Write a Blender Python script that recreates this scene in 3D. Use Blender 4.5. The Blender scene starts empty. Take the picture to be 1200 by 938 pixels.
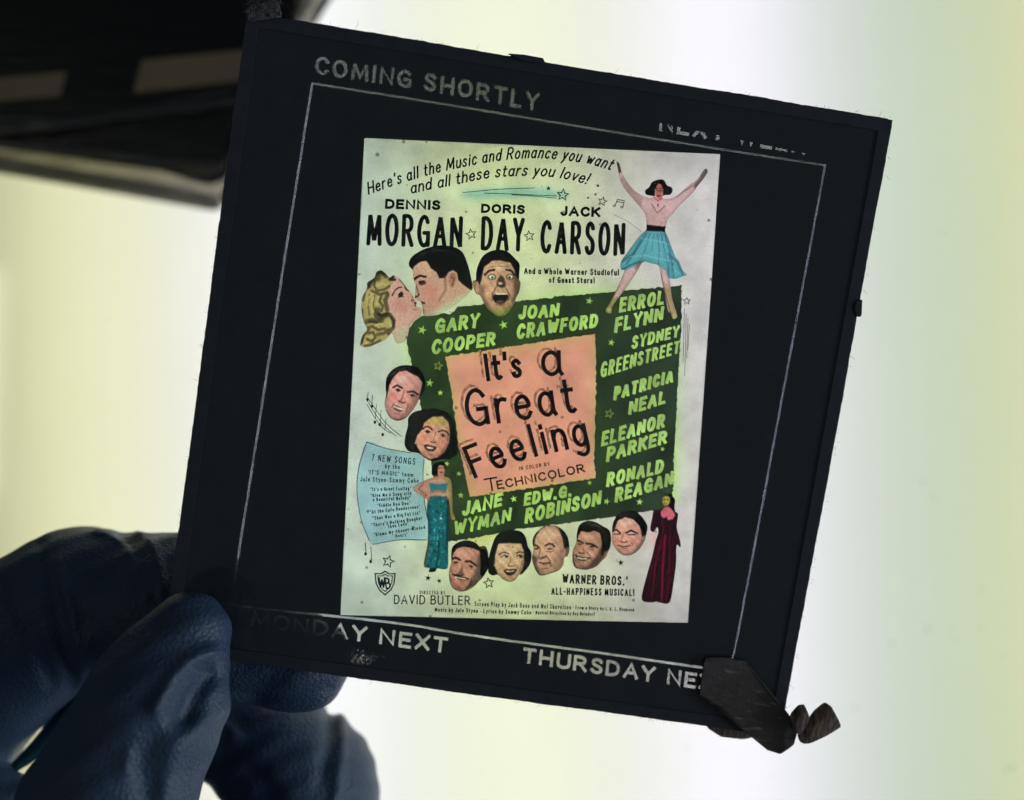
import bpy, bmesh, math, random
import numpy as np
from mathutils import Vector, Matrix
from mathutils.geometry import delaunay_2d_cdt

random.seed(7)
RNG = np.random.default_rng(7)
SC = bpy.context.scene
COL = SC.collection

# ------------------------------------------------------------------ camera, world, lamps, exposure
F = 1100.0                      # focal length in photo pixels (photo 1200 x 938)
CU, CV = 600.0, 469.0
ZC = 0.216                      # camera height above the light panel, metres

cam = bpy.data.cameras.new("camera")
cam_o = bpy.data.objects.new("camera", cam)
COL.objects.link(cam_o)
cam_o.location = (0, 0, ZC)
cam.sensor_width = 36.0
cam.lens = 36.0 * F / 1200.0
cam.clip_start = 0.005
cam.clip_end = 10.0
cam.dof.use_dof = True
cam.dof.focus_distance = 0.1195
cam.dof.aperture_fstop = 10.5
SC.camera = cam_o

w = bpy.data.worlds.new("World")
SC.world = w
w.use_nodes = True
bg = w.node_tree.nodes["Background"]
bg.inputs[0].default_value = (0.70, 0.88, 1.0, 1)      # a dim room around the light box
bg.inputs[1].default_value = 0.055

# the fluorescent tubes inside the light box, under the diffuser
TUBE_H = 0.040
TUBE_TILT = 1.5
TUBE_POWER = 0.08771
TUBES = [(-0.150, (0.000, 0.000, 0.000)), (-0.100, (0.681, 0.681, 0.308)), (-0.050, (0.814, 0.804, 1.000)), (0.000, (0.602, 0.656, 0.318)), (0.050, (0.855, 0.791, 0.995)), (0.100, (0.168, 0.318, 0.191)), (0.150, (0.989, 0.844, 0.384))]     # x, colour
def tube(x, rgb):
    la = bpy.data.lights.new("fluorescent_tube", "AREA")
    la.shape = "RECTANGLE"
    la.size = 0.012
    la.size_y = 0.38
    la.energy = TUBE_POWER
    la.color = rgb
    o = bpy.data.objects.new("fluorescent_tube", la)
    COL.objects.link(o)
    o.location = (x, 0, -TUBE_H)
    o.rotation_euler = (math.pi, 0, math.radians(TUBE_TILT))
for _x, _c in TUBES:
    tube(_x, _c)

# a soft room light far off to the right, what the folds of the glove catch
la = bpy.data.lights.new("room_light", "AREA")
la.shape = "RECTANGLE"; la.size = 0.5; la.size_y = 0.35
la.energy = 3.6; la.color = (0.80, 0.90, 1.0)
lo_ = bpy.data.objects.new("room_light", la); COL.objects.link(lo_)
lo_.location = (0.80, -0.14, 0.25)
lo_.rotation_euler = (Vector((-0.04, -0.03, 0.1)) - Vector(lo_.location)).to_track_quat("-Z", "Y").to_euler()

# a ceiling strip lamp; the acrylic mirrors it at the left of the picture
la = bpy.data.lights.new("ceiling_lamp", "AREA")
la.shape = "RECTANGLE"; la.size = 0.30; la.size_y = 0.075
la.energy = 0.26; la.color = (1.0, 0.98, 0.78)
lo_ = bpy.data.objects.new("ceiling_lamp", la); COL.objects.link(lo_)
lo_.location = (-0.70, 0.025, 1.0)
lo_.rotation_euler = (Vector((-0.1, 0, 0)) - Vector(lo_.location)).to_track_quat("-Z", "Y").to_euler()

SC.view_settings.view_transform = "Standard"
SC.view_settings.look = "None"
SC.view_settings.exposure = 0
SC.view_settings.gamma = 1
SC.cycles.use_denoising = True
SC.cycles.max_bounces = 8
SC.cycles.diffuse_bounces = 4
SC.cycles.transparent_max_bounces = 48
SC.cycles.caustics_reflective = False
SC.cycles.caustics_refractive = False

# ------------------------------------------------------------------ helpers
def lin(c):
    c = np.asarray(c, float) / 255.0
    return np.where(c <= 0.04045, c / 12.92, ((c + 0.055) / 1.055) ** 2.4)

def at(u, v, z):
    """The point at height z seen at photo pixel (u, v)."""
    d = ZC - z
    return Vector(((u - CU) / F * d, -(v - CV) / F * d, z))

def material(name):
    m = bpy.data.materials.new(name)
    m.use_nodes = True
    nt = m.node_tree
    nt.nodes.clear()
    out = nt.nodes.new("ShaderNodeOutputMaterial")
    return m, nt, out

def node(nt, kind, **kw):
    n = nt.nodes.new(kind)
    for k, v in kw.items():
        if k.startswith("i_"):
            key = k[2:]
            n.inputs[int(key) if key.isdigit() else key.replace("_", " ")].default_value = v
        else:
            setattr(n, k, v)
    return n

def principled(name, base, rough=0.5, bump=None, bump_dist=0.0001, var=0.0, var_scale=200.0, spec=0.5, detail=4.0):
    """Base colour with noise variation and a noise bump; scales are per metre in object space."""
    m, nt, out = material(name)
    p = node(nt, "ShaderNodeBsdfPrincipled")
    p.inputs["Roughness"].default_value = rough
    p.inputs["Specular IOR Level"].default_value = spec
    tc = node(nt, "ShaderNodeTexCoord")
    if var:
        n = node(nt, "ShaderNodeTexNoise", i_Scale=var_scale, i_Detail=6.0)
        nt.links.new(tc.outputs["Object"], n.inputs["Vector"])
        mx = node(nt, "ShaderNodeMix", data_type="RGBA")
        mx.inputs["A"].default_value = (*[c * (1 - var) for c in base], 1)
        mx.inputs["B"].default_value = (*[min(1, c * (1 + var)) for c in base], 1)
        nt.links.new(n.outputs["Fac"], mx.inputs["Factor"])
        nt.links.new(mx.outputs["Result"], p.inputs["Base Color"])
    else:
        p.inputs["Base Color"].default_value = (*base, 1)
    if bump:
        n = node(nt, "ShaderNodeTexNoise", i_Scale=bump, i_Detail=detail)
        nt.links.new(tc.outputs["Object"], n.inputs["Vector"])
        b = node(nt, "ShaderNodeBump")
        b.inputs["Strength"].default_value = 1.0
        b.inputs["Distance"].default_value = bump_dist
        nt.links.new(n.outputs["Fac"], b.inputs["Height"])
        nt.links.new(b.outputs["Normal"], p.inputs["Normal"])
    nt.links.new(p.outputs[0], out.inputs[0])
    return m

def mesh_obj(name, verts, faces, mat, parent=None, smooth=False):
    me = bpy.data.meshes.new(name)
    me.from_pydata([tuple(v) for v in verts], [], faces)
    me.update()
    if mat:
        me.materials.append(mat)
    if smooth:
        me.shade_smooth()
    o = bpy.data.objects.new(name, me)
    COL.objects.link(o)
    if parent:
        o.parent = parent
    return o

def tag(o, label=None, cat=None, group=None, kind=None):
    if label: o["label"] = label
    if cat: o["category"] = cat
    if group: o["group"] = group
    if kind: o["kind"] = kind
    return o

def prism(verts2d, z0, z1, mat, name, parent=None, zfun=None):
    """A flat sheet with thickness from an outline (local metres)."""
    bm = bmesh.new()
    vs = [bm.verts.new((x, y, z1)) for x, y in verts2d]
    f = bm.faces.new(vs)
    bm.normal_update()
    if f.normal.z < 0:
        f.normal_flip()
    r = bmesh.ops.extrude_face_region(bm, geom=[f])
    for v in r["geom"]:
        if isinstance(v, bmesh.types.BMVert):
            v.co.z = z0
    bmesh.ops.recalc_face_normals(bm, faces=bm.faces)
    me = bpy.data.meshes.new(name)
    bm.to_mesh(me); bm.free()
    me.materials.append(mat)
    o = bpy.data.objects.new(name, me)
    COL.objects.link(o)
    if parent: o.parent = parent
    return o

def catmull(pts, n=6, closed=False):
    P = np.asarray(pts, float)
    m = len(P)
    out = []
    segs = m if closed else m - 1
    for i in range(segs):
        if closed:
            p0, p1, p2, p3 = P[(i - 1) % m], P[i], P[(i + 1) % m], P[(i + 2) % m]
        else:
            p1, p2 = P[i], P[i + 1]
            p0 = P[i - 1] if i > 0 else 2 * p1 - p2
            p3 = P[i + 2] if i + 2 < m else 2 * p2 - p1
        for k in range(n):
            t = k / n
            out.append(0.5 * ((2 * p1) + (-p0 + p2) * t + (2 * p0 - 5 * p1 + 4 * p2 - p3) * t * t + (-p0 + 3 * p1 - 3 * p2 + p3) * t ** 3))
    if not closed:
        out.append(P[-1])
    return np.array(out)

def inside(P, poly):
    """Non-zero winding test of points P against one polygon."""
    P = np.asarray(P); poly = np.asarray(poly)
    wn = np.zeros(len(P), int)
    a = poly; b = np.roll(poly, -1, 0)
    for (x0, y0), (x1, y1) in zip(a, b):
        left = (x1 - x0) * (P[:, 1] - y0) - (P[:, 0] - x0) * (y1 - y0)
        wn += ((y0 <= P[:, 1]) & (y1 > P[:, 1]) & (left > 0)).astype(int)
        wn -= ((y0 > P[:, 1]) & (y1 <= P[:, 1]) & (left < 0)).astype(int)
    return wn != 0

def seg_dist(P, line):
    P = np.asarray(P, float)
    d = np.full(len(P), 1e9)
    for a, b in zip(line[:-1], line[1:]):
        a = np.asarray(a, float); b = np.asarray(b, float)
        ab = b - a
        t = np.clip(((P - a) @ ab) / max(1e-9, ab @ ab), 0, 1)
        d = np.minimum(d, np.linalg.norm(P - (a + t[:, None] * ab), axis=1))
    return d

def sdist(P, poly):
    poly = [tuple(p) for p in poly]
    d = seg_dist(P, poly + [poly[0]])
    return np.where(inside(P, poly), -d, d)

def smooth01(x):
    x = np.clip(x, 0, 1)
    return x * x * (3 - 2 * x)
# ------------------------------------------------------------------ the light box: housing, diffuser, dust
def diffuser_material():
    m, nt, out = material("opal_acrylic")
    tr = node(nt, "ShaderNodeBsdfTranslucent")
    tr.inputs["Color"].default_value = (0.96, 0.96, 0.95, 1)
    tc = node(nt, "ShaderNodeTexCoord")
    n = node(nt, "ShaderNodeTexNoise", i_Scale=22.0, i_Detail=3.0)
    nt.links.new(tc.outputs["Object"], n.inputs["Vector"])
    mx = node(nt, "ShaderNodeMix", data_type="RGBA")
    mx.inputs["A"].default_value = (0.925, 0.93, 0.92, 1)
    mx.inputs["B"].default_value = (0.975, 0.97, 0.965, 1)
    nt.links.new(n.outputs["Fac"], mx.inputs["Factor"])
    nt.links.new(mx.outputs["Result"], tr.inputs["Color"])
    gl = node(nt, "ShaderNodeBsdfGlossy", i_Roughness=0.035)
    ms = node(nt, "ShaderNodeMixShader")
    ms.inputs[0].default_value = 0.05
    nt.links.new(tr.outputs[0], ms.inputs[1])
    nt.links.new(gl.outputs[0], ms.inputs[2])
    nt.links.new(ms.outputs[0], out.inputs[0])
    return m

S, SY = 0.175, 0.185
panel = mesh_obj("light_panel", [(-S, -SY, 0), (S, -SY, 0), (S, SY, 0), (-S, SY, 0)], [(0, 1, 2, 3)], diffuser_material())
tag(panel, "glowing white opal acrylic top of the light box", "light panel", kind="structure")
hb = 0.075
housing_m = principled("grey_housing_paint", (0.3, 0.3, 0.3), 0.6, var=0.05, var_scale=20)
hv = [(-S, -SY, -0.002), (S, -SY, -0.002), (S, SY, -0.002), (-S, SY, -0.002), (-S, -SY, -hb), (S, -SY, -hb), (S, SY, -hb), (-S, SY, -hb)]
housing = mesh_obj("light_housing", hv, [(4, 5, 6, 7), (0, 1, 5, 4), (1, 2, 6, 5), (2, 3, 7, 6), (3, 0, 4, 7)], housing_m)
tag(housing, "shallow white tray of the light box under its glowing top", "light box", kind="structure")

def dust():
    verts, faces = [], []
    spots = [(1087, 737, 5), (1115, 743, 3.5), (1121, 751, 3), (1115, 735, 2.5), (1150, 737, 3.5), (1045, 754, 4.5), (1187, 898, 6), (1180, 903, 4),
             (1001, 831, 4.5), (1160, 916, 2.5), (806, 876, 4), (907, 909, 3), (1176, 770, 3), (1128, 820, 2.5), (1084, 744, 3), (1103, 273, 3),
             (1003, 465, 2.5), (975, 577, 3), (1083, 565, 4), (1094, 582, 3.5), (1062, 626, 2.5), (964, 643, 2.5), (950, 656, 2.5), (1150, 692, 4),
             (1072, 680, 3.5), (1193, 540, 3), (126, 374, 3.5), (38, 443, 2.5), (68, 447, 2.5), (700, 896, 2.5), (560, 905, 2.5), (1095, 210, 2)]
    for _ in range(45):
        spots.append((random.uniform(-250, 1450), random.uniform(-200, 1150), random.uniform(1.0, 2.2)))
    for u, v, r in spots:
        c = at(u, v, 0.0004)
        a0 = random.uniform(0, 6.28); el = random.uniform(0.35, 0.8)
        i = len(verts); n = 7
        rr = r * 0.42 * ZC / F
        verts.append((c.x, c.y, 0.0004 + rr * 0.25))
        for k in range(n):
            a = k / n * math.tau
            q = rr * random.uniform(0.7, 1.25)
            x, y = q * math.cos(a), q * el * math.sin(a)
            verts.append((c.x + x * math.cos(a0) - y * math.sin(a0), c.y + x * math.sin(a0) + y * math.cos(a0), 0.0003))
        for k in range(n):
            faces.append((i, i + 1 + k, i + 1 + (k + 1) % n))
    m, nt, out = material("grey_dust")
    t = node(nt, "ShaderNodeBsdfTransparent"); t.inputs[0].default_value = (0.5, 0.51, 0.48, 1)
    d = node(nt, "ShaderNodeBsdfDiffuse"); d.inputs[0].default_value = (0.12, 0.11, 0.1, 1)
    mx = node(nt, "ShaderNodeMixShader"); mx.inputs[0].default_value = 0.3
    nt.links.new(t.outputs[0], mx.inputs[1]); nt.links.new(d.outputs[0], mx.inputs[2]); nt.links.new(mx.outputs[0], out.inputs[0])
    o = mesh_obj("dust", verts, faces, m)
    tag(o, "grey specks of dust and lint strewn over the glowing panel", "dust", kind="stuff")
dust()

# ------------------------------------------------------------------ stack of dark plastic sleeves, upper left
def plastic(name, tint, rough=0.25, gloss=0.06, vs=60.0):
    m, nt, out = material(name)
    tc = node(nt, "ShaderNodeTexCoord")
    mp = node(nt, "ShaderNodeMapping"); mp.inputs["Scale"].default_value = (1.0, 9.0, 1.0); mp.inputs["Rotation"].default_value = (0, 0, math.radians(9))
    nt.links.new(tc.outputs["Object"], mp.inputs["Vector"])
    n = node(nt, "ShaderNodeTexNoise", i_Scale=vs, i_Detail=3.0)
    nt.links.new(mp.outputs[0], n.inputs["Vector"])
    mx = node(nt, "ShaderNodeMix", data_type="RGBA")
    mx.inputs["A"].default_value = (*[t * 0.55 for t in tint], 1)
    mx.inputs["B"].default_value = (*[min(1, t * 1.45) for t in tint], 1)
    nt.links.new(n.outputs["Fac"], mx.inputs["Factor"])
    t = node(nt, "ShaderNodeBsdfTransparent")
    nt.links.new(mx.outputs["Result"], t.inputs[0])
    g = node(nt, "ShaderNodeBsdfGlossy", i_Roughness=rough)
    b = node(nt, "ShaderNodeBump"); b.inputs["Distance"].default_value = 0.0002
    nt.links.new(n.outputs["Fac"], b.inputs["Height"]); nt.links.new(b.outputs[0], g.inputs["Normal"])
    ms = node(nt, "ShaderNodeMixShader"); ms.inputs[0].default_value = gloss
    nt.links.new(t.outputs[0], ms.inputs[1]); nt.links.new(g.outputs[0], ms.inputs[2]); nt.links.new(ms.outputs[0], out.inputs[0])
    return m

def round_poly(px, z, rad=0.0, n=5):
    """Photo-pixel outline at height z, with rounded corners (radius in pixels)."""
    P = [np.array(p, float) for p in px]
    out = []
    for i, p in enumerate(P):
        a = P[i - 1] - p; b = P[(i + 1) % len(P)] - p
        la, lb = np.linalg.norm(a), np.linalg.norm(b)
        r = min(rad, la * 0.4, lb * 0.4)
        if r < 0.5:
            out.append(p); continue
        s, e = p + a / la * r, p + b / lb * r
        for k in range(n + 1):
            t = k / n
            out.append((1 - t) ** 2 * s + 2 * t * (1 - t) * p + t * t * e)
    return [tuple(at(u, v, z))[:2] for u, v in out]

smoke = plastic("smoky_plastic", (0.50, 0.48, 0.44), 0.2, 0.05)
seam = plastic("dark_seam_plastic", (0.52, 0.54, 0.58), 0.2, 0.05)
edge_m = plastic("folded_black_edge", (0.42, 0.42, 0.42), 0.2, 0.05)
grey = plastic("dark_grey_plastic", (0.30, 0.31, 0.31), 0.25, 0.06)
blackp = plastic("black_plastic", (0.02, 0.021, 0.02), 0.3, 0.06)
label_m = principled("brown_label_paper", (0.20, 0.145, 0.085), 0.8, bump=900, bump_dist=0.00005, var=0.18, var_scale=120)

def sleeve(label, outline, z, th, mat, rad=14):
    o = prism(round_poly(outline, z, rad), z, z + th, mat, "plastic_sleeve")
    return tag(o, label, "plastic sleeve", "dark plastic sleeves piled on the light panel")

def strip(px, z, th, mat, name, parent, rad=3):
    return prism(round_poly(px, z, rad), z, z + th, mat, name, parent)

s1 = sleeve("lowest smoke grey plastic sleeve with a rounded corner, its edge showing below the others",
            [(-260, 155), (0, 204), (262, 250), (292, 170), (420, -60), (480, -260), (-260, -260)], 0.0010, 0.0005, smoke, 20)
strip([(-258, 132), (0, 183), (120, 204), (225, 222), (259, 232), (256, 247), (240, 243), (0, 201), (-258, 152)], 0.0017, 0.0003, seam, "seam", s1, 6)
strip([(410, -40), (392, -5), (372, 26), (362, 26), (384, -12), (402, -45)], 0.0017, 0.0003, seam, "seam", s1, 3)
s2 = sleeve("dark grey plastic sleeve just above the lowest one with a pale gap under its edge",
            [(-260, 125), (0, 175), (190, 201), (248, 219), (268, 205), (330, 60), (388, -60), (400, -260), (-260, -260)], 0.0026, 0.0005, grey, 12)
strip([(-258, 116), (0, 166), (188, 192), (246, 210), (262, 198), (270, 206), (249, 217), (190, 199.5), (0, 173.5), (-258, 123.5)], 0.0033, 0.0003, edge_m, "seam", s2, 3)
strip([(-258, 140), (0, 190), (120, 211), (250, 236), (250, 240), (120, 215), (0, 194), (-258, 144)], 0.0022, 0.0003, edge_m, "fold", s1, 1)
strip([(345, 28), (372, -20), (380, -20), (352, 28)], 0.0033, 0.0003, seam, "fold", s2, 2)
s3 = sleeve("black plastic sleeve in the middle of the pile with a thin grey edge",
            [(-260, 109), (0, 163), (190, 181), (266, 190), (300, 120), (345, 20), (360, -60), (372, -260), (-260, -260)], 0.0042, 0.0005, grey, 12)
s4 = sleeve("topmost black plastic sleeve carrying two brown paper labels",
            [(-260, 190), (0, 156), (150, 138), (290, 120), (310, 60), (330, 0), (340, -260), (-260, -260)], 0.0058, 0.0005, blackp, 8)
strip([(-90, 100), (77, 85), (70, 113), (-90, 126)], 0.0065, 0.0002, label_m, "paper_label", s4, 1.5)
strip([(167, 71), (310, 57), (303, 93), (157, 109)], 0.0065, 0.0002, label_m, "paper_label", s4, 1.5)

glint_tube_m = principled("glossy_black_plastic", (0.03, 0.031, 0.03), 0.22, bump=180, bump_dist=0.0004, var=0.3, var_scale=90, spec=0.6)
def rolled_fold(px, z, r, parent):  # added to catch the lamps as glossy streaks along the sleeves
    """A glossy plastic tube whose thickness wanders along the pile."""
    P = catmull([tuple(at(u, v, z)) for u, v in px], 8)
    verts, faces = [], []
    m = 8
    for i, p in enumerate(P):
        d = P[min(i + 1, len(P) - 1)] - P[max(i - 1, 0)]; d = d / np.linalg.norm(d)
        s_ = np.cross(d, (0, 0, 1.0)); s_ /= np.linalg.norm(s_)
        q = r * (1 + 0.25 * math.sin(i * .7) + 0.15 * math.sin(i * 1.9)) * (0.25 if i in (0, len(P) - 1) else 1)
        for k in range(m):
            a = k / m * math.tau
            verts.append(tuple(p + s_ * math.cos(a) * q * 1.8 + np.array((0, 0, 1)) * math.sin(a) * q))
    for i in range(len(P) - 1):
        for k in range(m):
            faces.append((i * m + k, i * m + (k + 1) % m, (i + 1) * m + (k + 1) % m, (i + 1) * m + k))
    return mesh_obj("rolled_fold", verts, faces, glint_tube_m, parent, True)
rolled_fold([(-200, 140), (0, 168), (120, 180), (210, 190), (262, 194)], 0.0050, 0.0006, s3)
rolled_fold([(-200, 176), (0, 153), (140, 136), (286, 116)], 0.0066, 0.0006, s4)
rolled_fold([(-200, 128), (0, 140), (130, 134), (280, 104)], 0.0066, 0.0004, s4)
rolled_fold([(262, 236), (272, 214), (284, 176), (300, 130)], 0.0022, 0.0005, s1)
# ------------------------------------------------------------------ hand lettering: a stroke alphabet
# glyph = "width|stroke|stroke"; '~' a smooth stroke, 'o' a smooth closed loop; cap height 1
_A = {
'A': ".66|0,0 .33,1 .66,0|.13,.34 .53,.34", 'B': ".56|0,0 0,1|~0,1 .3,1 .48,.9 .5,.76 .42,.6 .25,.53 0,.53|~0,.53 .32,.53 .52,.43 .56,.27 .5,.1 .32,0 0,0",
'C': ".6|~.58,.8 .48,.95 .32,1 .14,.9 .03,.68 0,.5 .03,.3 .14,.1 .32,0 .48,.05 .59,.2", 'D': ".6|0,0 0,1|~0,1 .25,1 .48,.88 .58,.66 .6,.5 .58,.34 .48,.12 .25,0 0,0",
'E': ".48|.48,1 0,1 0,0 .48,0|0,.52 .42,.52", 'F': ".46|.46,1 0,1 0,0|0,.5 .4,.5",
'G': ".64|~.58,.82 .48,.95 .32,1 .14,.9 .03,.68 0,.5 .03,.3 .14,.1 .32,0 .48,.03 .62,.14|.36,.44 .63,.44 .63,.02", 'H': ".6|0,0 0,1|.6,0 .6,1|0,.5 .6,.5",
'I': ".02|.01,0 .01,1", 'J': ".4|~.4,1 .4,.75 .4,.3 .35,.1 .2,0 .06,.06 0,.22", 'K': ".58|0,0 0,1|.56,1 .03,.42|.2,.58 .58,0", 'L': ".45|0,1 0,0 .45,0",
'M': ".8|0,0 .08,1 .4,.12 .72,1 .8,0", 'N': ".6|0,0 0,1 .6,0 .6,1", 'O': ".66|o.33,1 .12,.9 .02,.66 0,.5 .02,.34 .12,.1 .33,0 .54,.1 .64,.34 .66,.5 .64,.66 .54,.9",
'P': ".54|0,0 0,1|~0,1 .3,1 .48,.9 .54,.72 .48,.54 .3,.45 0,.45", 'R': ".58|0,0 0,1|~0,1 .3,1 .48,.9 .53,.73 .48,.57 .3,.49 0,.49|.26,.49 .58,0",
'S': ".5|~.47,.84 .38,.96 .25,1 .1,.94 .03,.78 .08,.62 .25,.52 .42,.42 .5,.25 .44,.08 .26,0 .1,.04 0,.18", 'T': ".56|0,1 .56,1|.28,1 .28,0",
'U': ".6|~0,1 0,.7 0,.3 .08,.08 .3,0 .52,.08 .6,.3 .6,.7 .6,1", 'V': ".62|0,1 .31,0 .62,1", 'W': ".9|0,1 .22,0 .45,.85 .68,0 .9,1", 'X': ".58|0,1 .58,0|.58,1 0,0",
'Y': ".6|0,1 .3,.48 .6,1|.3,.48 .3,0", 'Z': ".52|0,1 .52,1 0,0 .52,0", '7': ".5|0,1 .5,1 .16,0",
'a': ".46|o.22,.64 .06,.54 0,.32 .06,.1 .22,0 .38,.1 .43,.32 .38,.54|~.44,.64 .43,.4 .43,.12 .48,0", 'b': ".46|0,1 0,0|o.24,.64 .08,.54 .02,.32 .08,.1 .24,0 .4,.1 .46,.32 .4,.54",
'c': ".41|~.4,.52 .3,.63 .2,.64 .06,.54 0,.32 .06,.1 .2,0 .32,.02 .41,.13", 'd': ".46|.45,1 .45,0|o.22,.64 .06,.54 0,.32 .06,.1 .22,0 .38,.1 .44,.32 .38,.54",
'e': ".44|~.02,.33 .22,.34 .42,.36 .37,.56 .22,.64 .06,.54 0,.32 .06,.1 .22,0 .36,.03 .44,.14", 'f': ".32|~.34,.94 .24,1 .14,.92 .12,.7 .12,.4 .12,0|0,.62 .28,.62",
'g': ".46|o.22,.64 .06,.54 0,.32 .06,.1 .22,0 .38,.1 .44,.32 .38,.54|~.44,.64 .44,.3 .44,-.1 .36,-.28 .2,-.32 .04,-.24", 'h': ".42|0,1 0,0|~0,.4 .08,.58 .22,.64 .36,.58 .42,.4 .42,.2 .42,0",
'i': ".04|.02,.64 .02,0|.02,.84 .02,.9", 'k': ".4|0,1 0,0|.38,.62 .03,.26|.14,.36 .4,0", 'l': ".04|.02,1 .02,0",
'm': ".7|0,.64 0,0|~0,.4 .06,.57 .18,.64 .3,.57 .35,.4 .35,.2 .35,0|~.35,.4 .41,.57 .53,.64 .65,.57 .7,.4 .7,.2 .7,0", 'n': ".42|0,.64 0,0|~0,.4 .08,.58 .22,.64 .36,.58 .42,.4 .42,.2 .42,0",
'o': ".46|o.23,.64 .07,.54 0,.32 .07,.1 .23,0 .39,.1 .46,.32 .39,.54", 'p': ".46|0,.64 0,-.32|o.24,.64 .08,.54 .02,.32 .08,.1 .24,0 .4,.1 .46,.32 .4,.54", 'r': ".3|0,.64 0,0|~0,.36 .06,.55 .18,.64 .3,.62",
's': ".36|~.34,.54 .26,.63 .16,.64 .05,.58 .04,.46 .14,.36 .26,.29 .34,.18 .3,.05 .16,0 .04,.03 0,.12", 't': ".3|~.12,.9 .12,.6 .12,.2 .16,.04 .26,0 .32,.04|0,.64 .3,.64",
'u': ".42|~0,.64 0,.4 .02,.14 .1,.02 .2,0 .34,.08 .42,.26|.42,.64 .42,0", 'v': ".4|0,.64 .2,0 .4,.64", 'w': ".62|0,.64 .16,0 .31,.54 .46,0 .62,.64", 'x': ".38|0,.64 .38,0|.38,.64 0,0",
'y': ".4|0,.64 .2,.04|.4,.64 .2,.04 .06,-.3", 'z': ".36|0,.64 .36,.64 0,0 .36,0",
"'": ".06|.04,1 .02,.78", '"': ".16|.03,1 .02,.8|.15,1 .14,.8", '.': ".06|.03,0 .03,.05", '!': ".06|.03,1 .03,.3|.03,0 .03,.05", '-': ".28|0,.42 .28,.42", '*': ".1|.05,.36 .05,.46",
}
def _glyph(s):
    parts = s.split("|")
    strokes = []
    for q in parts[1:]:
        mode = q[0] if q[0] in "~o" else ""
        pts = [tuple(map(float, p.split(","))) for p in q[len(mode):].split()]
        strokes.append((mode, pts))
    return float(parts[0]), strokes
GLYPH = {k: _glyph(v) for k, v in _A.items()}

def ribbon(pts, r, cap="round", closed=False, ncap=5):
    """Outline polygons of a stroke of half width r along pts."""
    P = [np.array(p, float) for p in pts]
    Q = [P[0]]
    for p in P[1:]:
        if np.linalg.norm(p - Q[-1]) > 1e-3:
            Q.append(p)
    if closed and np.linalg.norm(Q[0] - Q[-1]) < 1e-3:
        Q.pop()
    P = Q
    if cap == "square" and not closed and len(P) > 1:
        P = [p.copy() for p in P]
        for e, i in ((0, 1), (-1, -2)):
            d = P[e] - P[i]; P[e] = P[e] + d / np.linalg.norm(d) * r * .92
        cap = "butt"
    if len(P) < 2:
        P.append(P[0] + np.array((0.01, 0)))
    n = len(P)
    def nrm(a, b):
        d = b - a; d = d / np.linalg.norm(d)
        return np.array((-d[1], d[0]))
    L, R = [], []
    for i in range(n):
        if closed or 0 < i < n - 1:
            n0 = nrm(P[i - 1], P[i]); n1 = nrm(P[i], P[(i + 1) % n])
            m = n0 + n1
            q = m @ m
            if q < 0.35:             # a hairpin: bevel it
                L += [P[i] + n0 * r, P[i] + n1 * r]; R += [P[i] - n0 * r, P[i] - n1 * r]
                continue
            m = m * (2 / q)
            ln = np.linalg.norm(m)
            if ln > 1.5: m *= 1.5 / ln
        elif i == 0: m = nrm(P[0], P[1])
        else: m = nrm(P[-2], P[-1])
        L.append(P[i] + m * r); R.append(P[i] - m * r)
    if closed:
        return [np.array(L), np.array(R)]
    def capf(c, nn):
        d = np.array((nn[1], -nn[0]))
        if cap == "butt": return []
        return [c + r * (math.cos(t) * nn + math.sin(t) * d) for t in np.linspace(0, math.pi, ncap + 2)[1:-1]]
    nE = nrm(P[-2], P[-1]); nS = nrm(P[0], P[1])
    out = L + capf(P[-1], nE) + R[::-1] + capf(P[0], -nS)
    return [np.array(out)]

def text_strokes(s, path, h, wt, cap="round", slant=0.0, gap=0.12, up=None, h1=None, res=3, jitter=0.0, wcap=1.0):
    """Lay a string along a pixel path; returns a list of strokes, each a list of outline polygons (a loop has two)."""
    path = catmull(path, 8) if len(path) > 2 else np.array(path, float)
    seg = np.linalg.norm(np.diff(path, axis=0), axis=1)
    cum = np.concatenate([[0], np.cumsum(seg)])
    Ltot = cum[-1]
    h1 = h if h1 is None else h1
    n = len(s); sw = 0.0; ng = 0
    for c in s:
        sw += 0.30 if c == " " else GLYPH[c][0]
        ng += 0 if c == " " else 1
    sx = (Ltot - ng * wt - (n - 1) * gap * h) / sw
    if sx < 0.35 * h:
        gap *= 0.5; sx = (Ltot - ng * wt - (n - 1) * gap * h) / sw
    if sx < 0.3 * h:
        wt *= 0.75; sx = (Ltot - ng * wt - (n - 1) * gap * h) / sw
    sx = max(sx, 0.12 * h)
    def frame(d):
        d = min(max(d, 0), Ltot - 1e-6)
        i = min(np.searchsorted(cum, d, "right") - 1, len(seg) - 1)
        t = (path[i + 1] - path[i]) / seg[i]
        return path[i] + t * (d - cum[i]), t
    out = []
    x = 0.0
    for c in s:
        if c == " ":
            x += 0.30 * sx + gap * h; continue
        wd, strokes = GLYPH[c]
        adv = wd * sx + wt
        mid = x + adv / 2
        b, t = frame(mid)
        u = np.array((t[1], -t[0])) if up is None else np.array(up, float)
        hh = h + (h1 - h) * mid / Ltot
        jx = random.uniform(-1, 1) * jitter; jy = random.uniform(-1, 1) * jitter
        for mode, pts in strokes:
            q = catmull(pts, res, mode == "o") if mode else np.array(pts)
            px = []
            for gx, gy in q:
                yy = wt / 2 + gy * (hh - wt)
                xx = (x + wt / 2 + gx * sx) - mid + slant * yy
                px.append(b + t * (xx + jx) + u * (yy + jy))
            out.append(ribbon(px, wt / 2, cap, mode == "o"))
        x += adv + gap * h
    return out

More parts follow.
